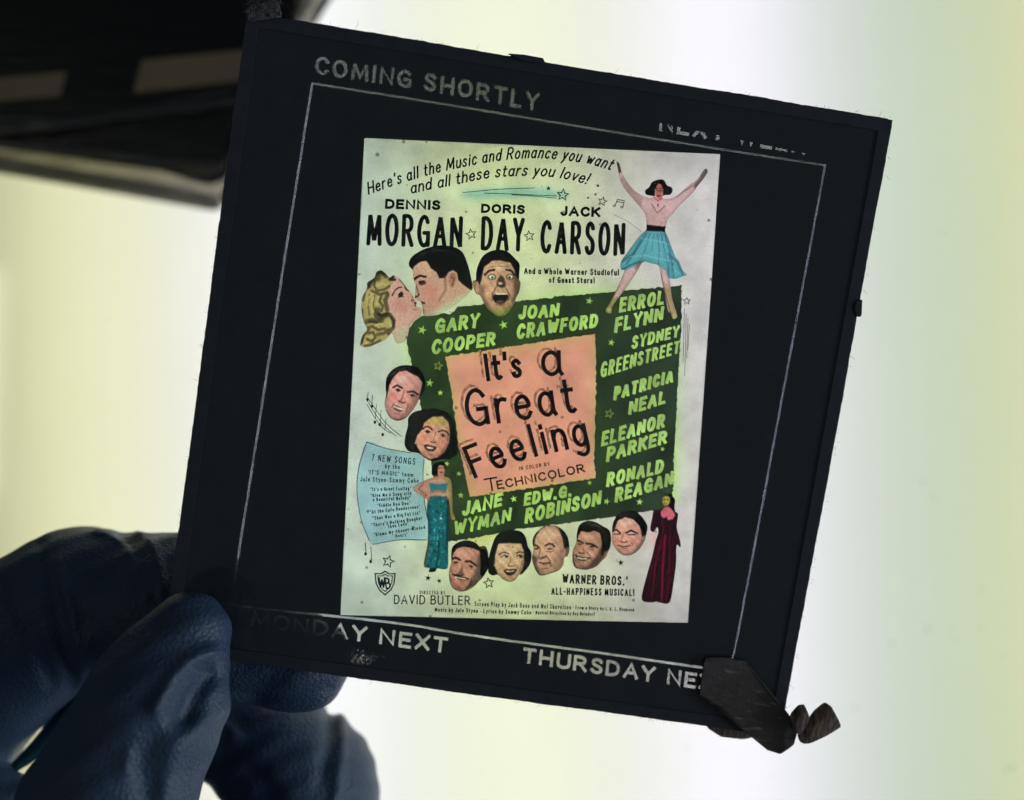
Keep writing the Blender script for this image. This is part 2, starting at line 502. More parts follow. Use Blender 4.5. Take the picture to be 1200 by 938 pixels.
def star_poly(u, v, r, rot=0.0, inner=0.42):
    return np.array([(u + rr * math.sin(a + rot), v - rr * math.cos(a + rot)) for k in range(10) for rr, a in [((r if k % 2 == 0 else r * inner), k * math.pi / 5)]])
# ------------------------------------------------------------------ the glass lantern slide: pose from its four corners
SIDE = 0.0825
def _homography(src, dst):
    A = []
    for (x, y), (u, v) in zip(src, dst):
        A.append([x, y, 1, 0, 0, 0, -u * x, -u * y, -u]); A.append([0, 0, 0, x, y, 1, -v * x, -v * y, -v])
    return np.linalg.svd(np.array(A))[2][-1].reshape(3, 3)
CORNERS = [(290, 15), (1046, 141), (914, 863), (191, 763)]
_a = SIDE / 2
_h = _homography([(-_a, _a), (_a, _a), (_a, -_a), (-_a, -_a)], [((u - CU) / F, -(v - CV) / F) for u, v in CORNERS])
_h /= np.linalg.norm(_h[:, 0])
if _h[2, 2] < 0: _h = -_h
_x = Vector((_h[0, 0], _h[1, 0], -_h[2, 0])).normalized()
_y = Vector((_h[0, 1], _h[1, 1], -_h[2, 1]))
_y = (_y - _x * _y.dot(_x)).normalized()
_n = _x.cross(_y)
_t = Vector((_h[0, 2], _h[1, 2], ZC - _h[2, 2]))
SLIDE_M = Matrix((( _x.x, _y.x, _n.x, _t.x), (_x.y, _y.y, _n.y, _t.y), (_x.z, _y.z, _n.z, _t.z), (0, 0, 0, 1)))
SLIDE_I = SLIDE_M.inverted()
def on_slide(px, h=0.0):
    """Photo pixels (N,2) -> slide coordinates (metres) on the plane h above the film."""
    px = np.asarray(px, float).reshape(-1, 2)
    d = np.stack([(px[:, 0] - CU) / F, -(px[:, 1] - CV) / F, -np.ones(len(px))], 1)
    o = np.array((0, 0, ZC)); n = np.array(_n); c = np.array(_t) + n * h
    t = ((c - o) @ n) / (d @ n)
    P = o + d * t[:, None] - np.array(_t)
    return np.stack([P @ np.array(_x), P @ np.array(_y)], 1)
def slide_z(u, v):
    """World height of the film plane seen at a photo pixel."""
    a = on_slide([(u, v)])[0]
    return (SLIDE_M @ Vector((a[0], a[1], 0))).z

slide = bpy.data.objects.new("lantern_slide", None)
COL.objects.link(slide)
slide.matrix_world = SLIDE_M
tag(slide, "square glass lantern slide in a black mask around a small hand tinted film poster", "lantern slide")

# ------------------------------------------------------------------ film dyes
PANEL_SEEN = np.array((0.76, 0.80, 0.62))        # linear light that reaches the film from the panel
def dye(c):
    """Transmission of a dye whose backlit colour is c (0-255)."""
    return np.clip(lin(c) / PANEL_SEEN, 0.0, 1.0)

def film_material(name, grain=0.35, specks=True):
    m, nt, out = material(name)
    at_ = node(nt, "ShaderNodeAttribute", attribute_name="dye")
    tc = node(nt, "ShaderNodeTexCoord")
    n1 = node(nt, "ShaderNodeTexNoise", i_Scale=7000.0, i_Detail=2.0)
    n2 = node(nt, "ShaderNodeTexNoise", i_Scale=260.0, i_Detail=5.0)
    vo = node(nt, "ShaderNodeTexVoronoi", i_Scale=650.0)
    for n in (n1, n2, vo): nt.links.new(tc.outputs["Object"], n.inputs["Vector"])
    r1 = node(nt, "ShaderNodeMapRange"); r1.inputs[1].default_value = 0.25; r1.inputs[2].default_value = 0.75; r1.inputs[3].default_value = 1 - grain; r1.inputs[4].default_value = 1 + grain * 0.6
    r2 = node(nt, "ShaderNodeMapRange"); r2.inputs[1].default_value = 0.3; r2.inputs[2].default_value = 0.7; r2.inputs[3].default_value = 0.86; r2.inputs[4].default_value = 1.08
    nt.links.new(n1.outputs["Fac"], r1.inputs[0]); nt.links.new(n2.outputs["Fac"], r2.inputs[0])
    mu = node(nt, "ShaderNodeMath", operation="MULTIPLY")
    nt.links.new(r1.outputs[0], mu.inputs[0]); nt.links.new(r2.outputs[0], mu.inputs[1])
    last = mu.outputs[0]
    if specks:
        sep = node(nt, "ShaderNodeSeparateColor")
        nt.links.new(vo.outputs["Color"], sep.inputs[0])
        sz = node(nt, "ShaderNodeMath", operation="MULTIPLY_ADD")      # speck radius differs from cell to cell
        nt.links.new(sep.outputs[0], sz.inputs[0]); sz.inputs[1].default_value = 0.42; sz.inputs[2].default_value = -0.27
        df = node(nt, "ShaderNodeMath", operation="SUBTRACT")
        nt.links.new(vo.outputs["Distance"], df.inputs[0]); nt.links.new(sz.outputs[0], df.inputs[1])
        rs = node(nt, "ShaderNodeMapRange"); rs.inputs[1].default_value = -0.02; rs.inputs[2].default_value = 0.05; rs.inputs[3].default_value = 0.45; rs.inputs[4].default_value = 1.0
        nt.links.new(df.outputs[0], rs.inputs[0])
        m2 = node(nt, "ShaderNodeMath", operation="MULTIPLY")
        nt.links.new(last, m2.inputs[0]); nt.links.new(rs.outputs[0], m2.inputs[1]); last = m2.outputs[0]
    vm = node(nt, "ShaderNodeVectorMath", operation="SCALE")
    nt.links.new(at_.outputs["Color"], vm.inputs[0]); nt.links.new(last, vm.inputs["Scale"])
    t = node(nt, "ShaderNodeBsdfTransparent")
    nt.links.new(vm.outputs[0], t.inputs[0])
    nt.links.new(t.outputs[0], out.inputs[0])
    return m
FILM = film_material("tinted_film", 0.14)
INK = film_material("film_ink", 0.2, False)
MASK_INK = film_material("mask_lettering_film", 0.3, False)
def milky(m):
    """Clear lines scraped in the mask: a trace of milky gelatine that scatters light from in front."""
    nt = m.node_tree
    out = next(n for n in nt.nodes if n.type == "OUTPUT_MATERIAL")
    src = out.inputs[0].links[0].from_socket
    d = node(nt, "ShaderNodeBsdfDiffuse"); d.inputs[0].default_value = (0.06, 0.064, 0.062, 1)
    ms = node(nt, "ShaderNodeMixShader"); ms.inputs[0].default_value = 0.6
    ad = node(nt, "ShaderNodeAddShader")
    nt.links.new(src, ad.inputs[0]); nt.links.new(d.outputs[0], ad.inputs[1]); nt.links.new(ad.outputs[0], out.inputs[0])
    nt.nodes.remove(ms)
milky(MASK_INK)
mask_m = principled("black_mask_paper", (0.050, 0.054, 0.066), 0.75, bump=2500, bump_dist=0.00002, var=0.25, var_scale=250, spec=0.25)

# ------------------------------------------------------------------ layers, painter's order; every triangle goes to the topmost
LAYERS = []      # dict: obj, parent, label, mat, color(fn or rgb), polys (list of outlines), grid spacing
OBJ = {}         # key -> (name, parent key, label)
def new_obj(key, name, parent, label=None, kind=None):
    OBJ[key] = (name, parent, label, kind)
    return key
def layer(obj, polys, color, mat, grid=None, even_odd=False):
    LAYERS.append(dict(obj=obj, polys=[np.asarray(p, float) for p in polys], color=color, mat=mat, grid=grid, eo=even_odd))
_count = [0]
def key(s):
    _count[0] += 1
    return "%s#%d" % (s, _count[0])

def write(name, parent, label, s, path, h, wt, color, mat=None, **kw):
    k = new_obj(key("t"), name, parent, label)
    for pol in text_strokes(s, path, h, wt, **kw):
        layer(k, pol, color, mat or INK, even_odd=len(pol) == 2)
    return k

def strokes(k, lines, wt, color, mat=None, smooth=False):
    for l in lines:
        l = catmull(l, 4) if smooth else l
        for pol in [ribbon(l, wt / 2)]:
            layer(k, pol, color, mat or INK)

def tone(c, amp=0.10, scale=14.0):
    """A dye laid on by hand: slightly uneven from place to place."""
    base = np.array(c, float)
    ph = RNG.uniform(0, 6.28, 4)
    def f(P):
        v = np.sin(P[:, 0] / scale + ph[0]) * np.sin(P[:, 1] / (scale * 0.8) + ph[1]) + 0.5 * np.sin(P[:, 0] / (scale * .37) + P[:, 1] / (scale * .5) + ph[2])
        return np.clip(base * (1 + amp * v[:, None] / 1.5), 0, 255)
    return f

# --- the mask, its frame line and lettering
edge = catmull(CORNERS, 1, True)
new_obj("mask", "black_mask", None)
layer("mask", [CORNERS], None, mask_m)
LINES = [([(366, 98), (500, 119), (640, 142), (800, 168), (967, 194)], 2.6, (80, 85, 75)), ([(366, 98), (340, 262), (313, 436), (290.5, 580), (281, 640), (272, 700)], 2.8, (98, 102, 100)),
         ([(967, 194), (940, 340), (914, 480), (888, 620), (865, 742), (858, 773)], 2.4, (96, 101, 102)), ([(271, 708), (291, 712), (460, 730), (560, 746), (700, 765), (824, 783)], 2.8, (150, 156, 140))]
for l, wt, c in LINES:
    k = new_obj(key("line"), "frame_line", None)
    pts = catmull(l, 14)
    pts = pts + RNG.normal(0, 0.09, pts.shape)
    layer(k, ribbon(pts, wt / 2), tone(c, 0.16, 13.0), MASK_INK)
write("lettering", None, "dim pale lettering across the upper left of the mask", "COMING SHORTLY", [(368, 87), (500, 107), (631, 131)], 21, 4.0, tone((80, 85, 76), .1, 16), MASK_INK, up=(0.09, -1), jitter=0.4, cap="square", res=4, gap=0.2)
write("lettering", None, "pale lettering at the lower left of the mask", "MONDAY NEXT", [(293, 734), (410, 750.5), (524, 766)], 18.5, 3.7, tone((160, 164, 144), .1, 16), MASK_INK, up=(0.1, -1), jitter=0.5, cap="square", res=4, gap=0.22)
k_thu = write("lettering", None, "pale lettering at the lower right of the mask", "THURSDAY NEXT", [(612, 777), (740, 796), (854, 813)], 18.5, 3.7, tone((150, 150, 136), .1, 16), MASK_INK, up=(0.1, -1), jitter=0.4, cap="square", res=4, gap=0.2)
k_next = write("lettering", None, "remains of lettering nearly covered at the upper right of the mask", "NEXT WEEK", [(772, 154), (944, 182)], 21, 4.0, tone((112, 117, 106), .2, 9), MASK_INK, up=(0.09, -1), jitter=0.4, cap="square", res=4, gap=0.2)
CLIP = {k_next: ((764, 142.5), (946, 180.5))}
k = new_obj("scratch", "scratch_patch", None, "speckled rubbed patch in the black near the lower edge", "stuff")
for _ in range(230):
    u = 421 + RNG.normal(0, 11); v = 774 + RNG.normal(0, 4.2) - max(0, RNG.normal(0, 4))
    r = RNG.uniform(0.25, 0.8)
    g = RNG.uniform(60, 165) * max(0.35, 1 - abs(u - 423) / 34)
    layer("scratch", [[(u + r * math.cos(a) * RNG.uniform(.5, 1.5), v + r * math.sin(a)) for a in (0, 1.3, 2.6, 3.9, 5.2)]], (g, g * 1.02, g * .92), MASK_INK)
for _ in range(26):      # pinholes in the emulsion
    u, v = RNG.uniform(330, 900), RNG.uniform(130, 790)
    r = RNG.uniform(0.25, 0.55)
    layer("scratch", [[(u - r, v), (u, v + r), (u + r, v), (u, v - r)]], (90, 95, 90), MASK_INK)
# ------------------------------------------------------------------ the hand tinted picture film
POSTER = [(427, 162), (844, 181), (838, 270), (806, 730), (700, 728), (399, 721), (410, 500)]
GREEN = [(477, 404), (477, 396), (478.5, 386), (486, 376), (498.5, 368.5), (516, 366.5), (528.7, 369), (536.5, 360), (564.5, 356.9), (605.6, 353.5), (655, 347.5), (705, 343.4), (760, 338), (799, 334.5),
         (798.5, 386), (795, 440), (792.5, 486.7), (789.5, 538), (790, 559), (788.5, 577), (787, 596), (764.3, 598.8), (712.8, 606.9), (629.4, 617.9), (600, 621.6), (574, 627), (526, 635.5), (511, 575), (494, 480), (483, 431)]
def rough(poly, step=3.0, amp=0.55):
    out = []
    n = len(poly)
    for i in range(n):
        a = np.array(poly[i], float); b = np.array(poly[(i + 1) % n], float)
        m = max(1, int(np.linalg.norm(b - a) / step))
        for k in range(m):
            out.append(a + (b - a) * k / m + RNG.normal(0, amp, 2))
    return np.array(out)

def paper(P):
    c = np.zeros((len(P), 3))
    left = np.array((186, 201, 170)); mid = np.array((205, 217, 166)); right = np.array((199, 199, 176))
    t = np.clip((P[:, 0] - 400) / 420, 0, 1)[:, None]
    c = np.where(t < .45, left + (mid - left) * smooth01(t / .45), mid + (right - mid) * smooth01((t - .45) / .45))
    # glass vignetting painted in: darker towards top and bottom; uneven cleaning marks
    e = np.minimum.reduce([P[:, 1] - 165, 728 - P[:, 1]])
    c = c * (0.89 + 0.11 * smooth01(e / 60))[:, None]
    bl = np.sin(P[:, 0] / 21 + 1.3) * np.sin(P[:, 1] / 17 + .4) + np.sin(P[:, 0] / 9.1 - P[:, 1] / 33)
    c = c * (1 + 0.018 * bl)[:, None]
    def spray(c, d, col, wdt, a):
        k = (a * np.exp(-np.maximum(d, 0) / wdt))[:, None]
        return c * (1 - k) + np.array(col, float) * k
    dg = sdist(P, GREEN)
    side = ((P[:, 0] > 770) & (P[:, 1] > 400)) * (0.35 + 0.65 * np.clip((P[:, 1] - 420) / 110, 0, 1)) * (P[:, 1] < 592)
    top = np.exp(-((P[:, 0] - 680) / 75) ** 2) * (P[:, 1] < 350)
    lft = np.exp(-((P[:, 1] - 415) / 22) ** 2) * (P[:, 0] < 500)
    bot = np.exp(-((P[:, 0] - 566) / 22) ** 2) * (P[:, 1] > 610)
    c = spray(c, dg, (166, 226, 96), 6.5, np.clip(0.75 * side + 0.55 * top + 0.45 * lft, 0, 1))
    c = spray(c, dg, (205, 200, 70), 10, 0.55 * bot)
    ds = sdist(P, [(540, 231), (548, 224), (600, 220), (640, 222), (664, 227), (664, 232), (600, 231), (560, 233)])
    c = spray(c, ds + 2, (120, 182, 160), 3.2, 0.7 * np.ones(len(P)))
    for (x, y, r, col, a) in ((395 + 60, 500, 60, (196, 206, 184), .3), (770, 480, 40, (190, 188, 178), .3), (366 + 350, 655, 12, (235, 150, 140), 0), (693 + 71, 650, 10, (230, 150, 140), .0), (769, 632, 7, (235, 130, 130), .6)):
        k = (a * np.exp(-((P[:, 0] - x) ** 2 + (P[:, 1] - y) ** 2) / r ** 2))[:, None]
        c = c * (1 - k) + np.array(col, float) * k
    return c
new_obj("film", "picture_film", None, "small hand tinted film poster glowing in the middle of the black mask")
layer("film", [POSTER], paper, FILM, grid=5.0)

def green_tone(P):
    c = np.array((46, 68, 36), float) + np.zeros((len(P), 3))
    k = np.clip((P[:, 0] - 480) / 320, 0, 1)[:, None]
    c = c * (1 - k) + np.array((42, 58, 38)) * k
    n = np.sin(P[:, 0] / 17) * np.sin(P[:, 1] / 23 + 1) + .6 * np.sin(P[:, 0] / 7.3 + P[:, 1] / 11)
    return c * (1 + .11 * n)[:, None]
new_obj("green", "background_panel", "film", "dark green brushed panel behind the names")
layer("green", [rough(GREEN, 2.2, 0.5)], green_tone, FILM, grid=6.0)
TITLE = [(522, 418.4), (610, 404.5), (697.4, 391.5), (698.5, 442), (696.2, 538), (698, 560.3), (625, 572), (550.6, 582.8), (537, 517), (529.8, 464)]
def title_tone(P):
    c = np.array((218, 152, 126), float) + np.zeros((len(P), 3))
    e = -sdist(P, TITLE)
    k = np.exp(-e / 6.0)[:, None] * 0.75
    c = c * (1 - k) + np.array((196, 172, 104)) * k
    n = np.sin(P[:, 0] / 15 + 2) * np.sin(P[:, 1] / 19)
    return c * (1 + .035 * n)[:, None]
new_obj("title", "title_panel", "film", "salmon pink tilted panel with the title")
layer("title", [rough(TITLE, 2.5, 0.5)], title_tone, FILM, grid=6.0)
SONGS = [(429.7, 518.3), (452, 525.5), (480.3, 530.7), (497, 534), (495.7, 559), (497.7, 588.3), (501, 608.3), (500.3, 633), (468.3, 633), (437, 638), (433, 634.3), (423, 608.3), (418.3, 575), (421, 545.7)]
new_obj("songs", "song_panel", "film", "pale blue scroll listing seven songs")
layer("songs", [catmull(SONGS, 3, True)], tone((146, 186, 172), .06, 18), FILM, grid=5.0)

BLK = (19, 21, 19)
FO = "film"
kb = new_obj("songline", "scroll_outline", "songs")
strokes(kb, [[(429.7, 518.3), (452, 525.5), (482, 531)], [(429.7, 518.3), (421, 545.7), (418.3, 575), (423, 608.3), (433, 634.3)], [(437, 638.3), (468.3, 633), (500.3, 633)], [(497, 538), (495.7, 559), (497.7, 588.3), (501, 608.3)]], 0.9, (36, 52, 48), smooth=True)

# headline script
scr = dict(slant=0.28, gap=0.10)
write("lettering", FO, "black slanted script along the top edge", "Here's all the Music and Romance you want", [(431.3, 229), (467, 216.5), (510, 203.8), (552.8, 194.5), (587, 188.8), (630, 186), (673.3, 190), (696, 194.5), (715, 200)], 15, 2.0, BLK, **scr)
write("lettering", FO, "black slanted script, second line from the top", "and all these stars you love!", [(481, 228), (505, 222.5), (525, 219), (568.8, 210), (611.4, 206.7), (643.4, 207.8), (665, 211), (687, 216.5)], 14.5, 2.0, BLK, **scr)
nm = dict(cap="square", up=(0.04, -1), gap=0.13)
big = dict(cap="round", up=(0.035, -1), gap=0.09)
write("lettering", FO, "small bold black name, first of three at the top", "DENNIS", [(451, 245), (516, 246.6)], 11.8, 3.1, BLK, **nm)
write("lettering", FO, "small bold black name, second of three at the top", "DORIS", [(563.5, 249.8), (615, 251.3)], 11, 3.0, BLK, **nm)
write("lettering", FO, "small bold black name, third of three at the top", "JACK", [(656.5, 253.3), (703.5, 255)], 12, 3.1, BLK, **nm)
write("lettering", FO, "tall black surname, first of three", "MORGAN", [(429, 288), (541.5, 292)], 38.5, 4.9, BLK, **big)
write("lettering", FO, "tall black surname, second of three", "DAY", [(563, 293.5), (614, 295.5)], 40, 4.9, BLK, **big)
write("lettering", FO, "tall black surname, third of three", "CARSON", [(632.5, 297.3), (732, 300.8)], 39.5, 4.9, BLK, **big)
write("lettering", FO, None, "And a Whole Warner Studioful", [(614, 321.4), (725.5, 323.3)], 7.6, 1.45, BLK, cap="square", gap=0.12, slant=0.0)
write("lettering", FO, None, "of Guest Stars!", [(643, 331.8), (697, 332.6)], 7.4, 1.45, BLK, cap="square", gap=0.12)
k = new_obj(key("sw"), "flourish", FO)
strokes(k, [[(542, 226), (585, 222), (627, 220.5)], [(568, 226.5), (610, 228), (652, 230)], [(600, 228.5), (625, 230), (652, 232.5)]], 0.9, (40, 60, 50), smooth=True)

def star(u, v, r, color, outline=False, rot=None):
    rot = RNG.uniform(-.35, .35) if rot is None else rot
    k = new_obj(key("star"), "star", FO)
    p = star_poly(u, v, r, rot)
    if outline:
        layer(k, ribbon(p, max(0.5, r * 0.105), closed=True), color, INK, even_odd=True)
    else:
        layer(k, [star_poly(u, v, r, rot, 0.36)], color, INK)
for u, v, r in ((552.2, 274.7, 6.3), (620.2, 276.8, 6.3), (659.5, 228.7, 7.0), (706, 236.3, 5.4), (455, 658.3, 7.2), (572.7, 683.6, 6.4), (804.8, 353, 4.4)):
    star(u, v, r, BLK, True)
for u, v, r in ((642.7, 221, 3.6), (700.6, 217.8, 2.8), (697.8, 228, 2.2), (689.3, 232, 2.2), (501.6, 677.5, 4.3), (514.6, 681, 3.4), (727.5, 659.6, 4.4)):
    star(u, v, r, BLK)
YG = (168, 206, 104)
for u, v, r in ((494.8, 387, 5.6), (590, 381, 5.6), (503.6, 449, 5), (516, 460.5, 3.8), (690.6, 353, 4.6), (716.4, 401.6, 4.4), (776.4, 526.5, 3.2), (691, 566, 3.2), (711, 588, 4.2), (749.6, 588.5, 4.4), (602, 584.8, 4.4), (540, 580.6, 4.2), (537.9, 555.4, 3.4), (523.6, 543.8, 3.2)):
    star(u, v, r, tone(YG, .12))
for u, v, r in ((513.5, 429, 5.2), (714, 485, 5.4)):
    star(u, v, r, (140, 150, 70), True)
k = new_obj(key("note"), "music_note", FO)
strokes(k, [[(721, 241), (723.5, 234), (731.5, 235.5), (730, 243)], [(723, 236.4), (731, 238)]], 0.9, BLK)
for c in ((719.8, 241.3), (728.6, 243)):
    layer(k, ribbon([(c[0] + 1.4 * math.cos(a), c[1] + 1.1 * math.sin(a)) for a in np.linspace(0, 6.28, 9)[:-1]], 0.4, closed=True), BLK, INK, even_odd=True)
k = new_obj(key("note"), "music_stave", FO)
strokes(k, [[(430.5, 470), (441, 487), (452, 501), (464, 511)], [(432, 468), (443, 484), (454, 498), (470, 511.5)], [(430, 474), (440, 491), (450, 503), (458, 508)]], 0.8, BLK, smooth=True)
strokes(k, [[(431.5, 460), (430.5, 468)], [(436.5, 463), (435.7, 477)], [(441, 474), (440, 490)], [(446.5, 481), (446, 497)], [(452.5, 491), (451, 504)]], 0.8, BLK)
for c in ((430.6, 468.5), (435.8, 476.5), (439.4, 495), (445, 498), (448.5, 509.5)):
    layer(k, [[(c[0] + 1.6 * math.cos(a), c[1] + 2.0 * math.sin(a)) for a in np.linspace(0, 6.28, 9)[:-1]]], BLK, INK)
k = new_obj(key("note"), "music_note", FO)
strokes(k, [[(428, 636), (429.2, 649)], [(434.6, 641), (435.4, 657)]], 0.9, BLK)
for c in ((428.4, 649.3), (434.4, 658.2)):
    layer(k, [[(c[0] + 1.7 * math.cos(a), c[1] + 2.2 * math.sin(a)) for a in np.linspace(0, 6.28, 9)[:-1]]], BLK, INK)
k = new_obj(key("scr"), "pen_stroke", FO, "thin scribbled lines beside the green panel")
strokes(k, [[(802, 362), (801.3, 395), (800.5, 425)], [(804, 368), (803.5, 400), (802.3, 441)], [(806.3, 372), (804.8, 420)], [(808, 380), (806, 410)]], 0.7, (70, 80, 50))
k = new_obj(key("scr"), "scratch", FO)
strokes(k, [[(720.5, 252.5), (736, 260), (752, 272)]], 0.5, (110, 115, 95), smooth=True)

# names on the green panel
yb = dict(cap="square", gap=0.10)
def name(lab, s, p0, p1, h, h1=None, wt=3.8, up=(0.12, -1), c=YG):
    write("lettering", FO, lab, s, [p0, p1], h, wt, tone(c, .13, 16), INK, up=up, h1=h1, **yb)
name("yellow green name line at the upper left of the green panel", "GARY", (509, 391.5), (561, 384.2), 17.5)
name("yellow green surname line at the upper left of the green panel", "COOPER", (505, 416.3), (580, 405), 18, 16.5)
name("yellow green name line in the middle of the panel's top", "JOAN", (607, 375), (654.5, 371.5), 16.5)
name("yellow green surname line in the middle of the panel's top", "CRAWFORD", (604.5, 398.4), (700, 383.8), 18.5, 16.5)
name(None, "ERROL", (725, 367), (777.5, 357), 18, 17)
name(None, "FLYNN", (719.5, 391), (776.5, 376), 18.5, 17.5)
name(None, "SYDNEY", (739.6, 410), (795.5, 395), 16, 14, 3.1)
name(None, "GREENSTREET", (703, 443.5), (795.5, 414), 19, 15, 2.9)
name(None, "PATRICIA", (718.5, 470), (788.5, 448), 16.5, 15.5, 3.8)
name(None, "NEAL", (736, 487), (779.5, 473), 17.5, 16)
name(None, "ELEANOR", (704, 524), (778.5, 501), 18, 17)
name(None, "PARKER", (710, 542.3), (781, 519.6), 18, 16)
name(None, "RONALD", (710, 571.6), (777, 554), 17.5, 16.5)
name(None, "REAGAN", (720, 590), (788, 568.6), 18, 17)
name(None, "JANE", (541, 606), (588, 593), 17.5, 16)
name(None, "WYMAN", (531, 629), (598, 611.5), 18, 17, 3.3)
name(None, "EDW.G.", (613.3, 593.6), (669.5, 582), 15.5, 14.5, 3.6)
name(None, "ROBINSON", (614.5, 614.5), (703.5, 592), 18.5, 17.5)

# title, each word with a hatched shadow
SHD = (168, 116, 92)
def title_word(lab, s, path, h, wt, **kw):
    sh = [(x - 5.0, y - 4.2) for x, y in path]
    st = random.getstate()
    k = new_obj(key("sh"), "lettering_shadow", "title")
    for pol in text_strokes(s, sh, h, wt * .6, **kw):
        layer(k, [rough(p, 1.6, .35) for p in pol] if len(pol) == 1 else pol, tone(SHD, .25, 2.2), INK, even_odd=len(pol) == 2)
    k = new_obj(key("t"), "lettering", "title", lab)
    for pol in text_strokes(s, path, h, wt, **kw):
        layer(k, pol, BLK, INK, even_odd=len(pol) == 2)
tw = dict(cap="square", slant=-.02, gap=0.16, res=4)
title_word("bold black title word, top line", "It's", [(570, 447.5), (613, 442.6)], 33, 4.8, **tw)
title_word("bold black title letter at the end of the top line", "a", [(635, 441.8), (660, 440.6)], 45, 4.8, **tw)
title_word("bold black title word, middle line", "Great", [(548, 501.5), (598, 495), (676, 484)], 45, 5.0, **tw)
title_word("bold black title word, bottom line", "Feeling", [(556, 561.5), (620, 538), (692, 522)], 40, 4.8, **tw)
write("lettering", "title", None, "IN COLOR BY", [(608.5, 551.6), (644.5, 546)], 4.6, 0.9, (60, 42, 34), cap="square", gap=.25)
write("lettering", "title", None, "T", [(569, 577), (585, 574.5)], 16, 2.0, BLK, cap="square")
write("lettering", "title", None, "ECHNICOLOR", [(583, 574), (638, 563.5), (686, 553.5)], 10.5, 1.9, BLK, cap="square", gap=.2)

# song list
def song(s, p0, p1, h=4.0, wt=0.85, gap=.2):
    write("lettering", "songs", None, s, [p0, p1], h, wt, (30, 44, 42), res=2, gap=gap)
song("7 NEW SONGS", (435, 540), (486.3, 545.2), 8.0, 1.0)
song("by the", (451, 549), (468.3, 550.2), 5.4)
song("'IT'S MAGIC' team", (431, 555.9), (484.3, 559.2), 5.2)
song("Jule Styne-Sammy Cahn", (422.3, 564.5), (490.5, 566.5), 5.8)
song('"It\'s a Great Feeling"', (434.3, 575.9), (481.7, 574.5), 4.4)
song('"Give Me a Song with', (434.3, 583.2), (482.3, 580.5), 4.4)
song('a Beautiful Melody"', (437, 587.9), (481, 585.6), 4.4)
song('"Fiddle Dee Dee"', (442.3, 594.9), (481, 591.9), 4.4)
song('"At the Cafe Rendezvous"', (433.7, 602.5), (492.3, 595.9), 4.4)
song('"That Was a Big Fat Lie"', (437, 609.9), (492.3, 603.2), 4.4)
song('"There\'s Nothing Rougher', (435.7, 617.9), (495, 609.2), 4.4)
song('than Love"', (455, 619.4), (479, 615.9), 4.4)
song('"Blame My Absent-Minded', (438.3, 629.2), (498.3, 619.9), 4.4)
song('Heart"', (463.7, 630.5), (477.7, 628.5), 4.4)

# credits
write("lettering", FO, None, "DIRECTED BY", [(491.8, 696.6), (521.7, 697.1)], 4.2, 0.8, (60, 64, 56), cap="square", gap=.22)
write("lettering", FO, "thin black director's credit at the lower left", "DAVID BUTLER", [(461.5, 708.2), (551, 709.4)], 11, 1.45, (34, 38, 34), cap="square", gap=.16)
sm = dict(gap=.16, res=2)
write("lettering", FO, None, "Screen Play by Jack Rose and Mel Shavelson", [(556, 710.6), (669, 714.6)], 5.8, 0.9, (36, 40, 34), **sm)
write("lettering", FO, None, "* From a Story by I. A. L. Diamond", [(671, 714), (743, 717)], 4.4, 0.95, (36, 40, 34), **sm)
write("lettering", FO, None, "Music by Jule Styne * Lyrics by Sammy Cahn", [(509.3, 717), (622.5, 720.5)], 5.2, 0.95, (36, 40, 34), **sm)
write("lettering", FO, None, "* Musical Direction by Ray Heindorf", [(624.4, 720), (697, 722.2)], 4.4, 0.95, (36, 40, 34), **sm)
write("lettering", FO, "black studio line at the lower right", "WARNER BROS.'", [(658.8, 683.8), (735.5, 686.8)], 11.2, 2.0, BLK, cap="square", gap=.12)
write("lettering", FO, "black slogan under the studio line", "ALL-HAPPINESS MUSICAL!", [(646, 697.2), (743.5, 699)], 8.6, 1.5, BLK, cap="square", gap=.14)
# studio shield
k = new_obj(key("shield"), "shield_emblem", FO, "black outlined shield with two letters at the lower left")
SH = [(451.3, 668.8), (456.5, 672), (463.8, 671.6), (462.6, 684), (458.5, 692), (451.3, 698.4), (444, 692), (440, 684), (438.8, 671.6), (446, 672)]
layer(k, [SH], (26, 30, 26), INK)
sc = lambda s: [(451.3 + (x - 451.3) * s, 682.5 + (y - 682.5) * s) for x, y in SH]
layer(k, [sc(.86)], paper, FILM)
layer(k, [sc(.74)], (26, 30, 26), INK)
layer(k, [sc(.64)], paper, FILM)
for s, p0, p1, h in (("W", (443.2, 690), (452, 690), 14), ("B", (452, 691), (458.6, 690), 14)):
    for pol in text_strokes(s, [p0, p1], h, 2.0, cap="square", h1=h - 1):
        layer(k, pol, (26, 30, 26), INK)
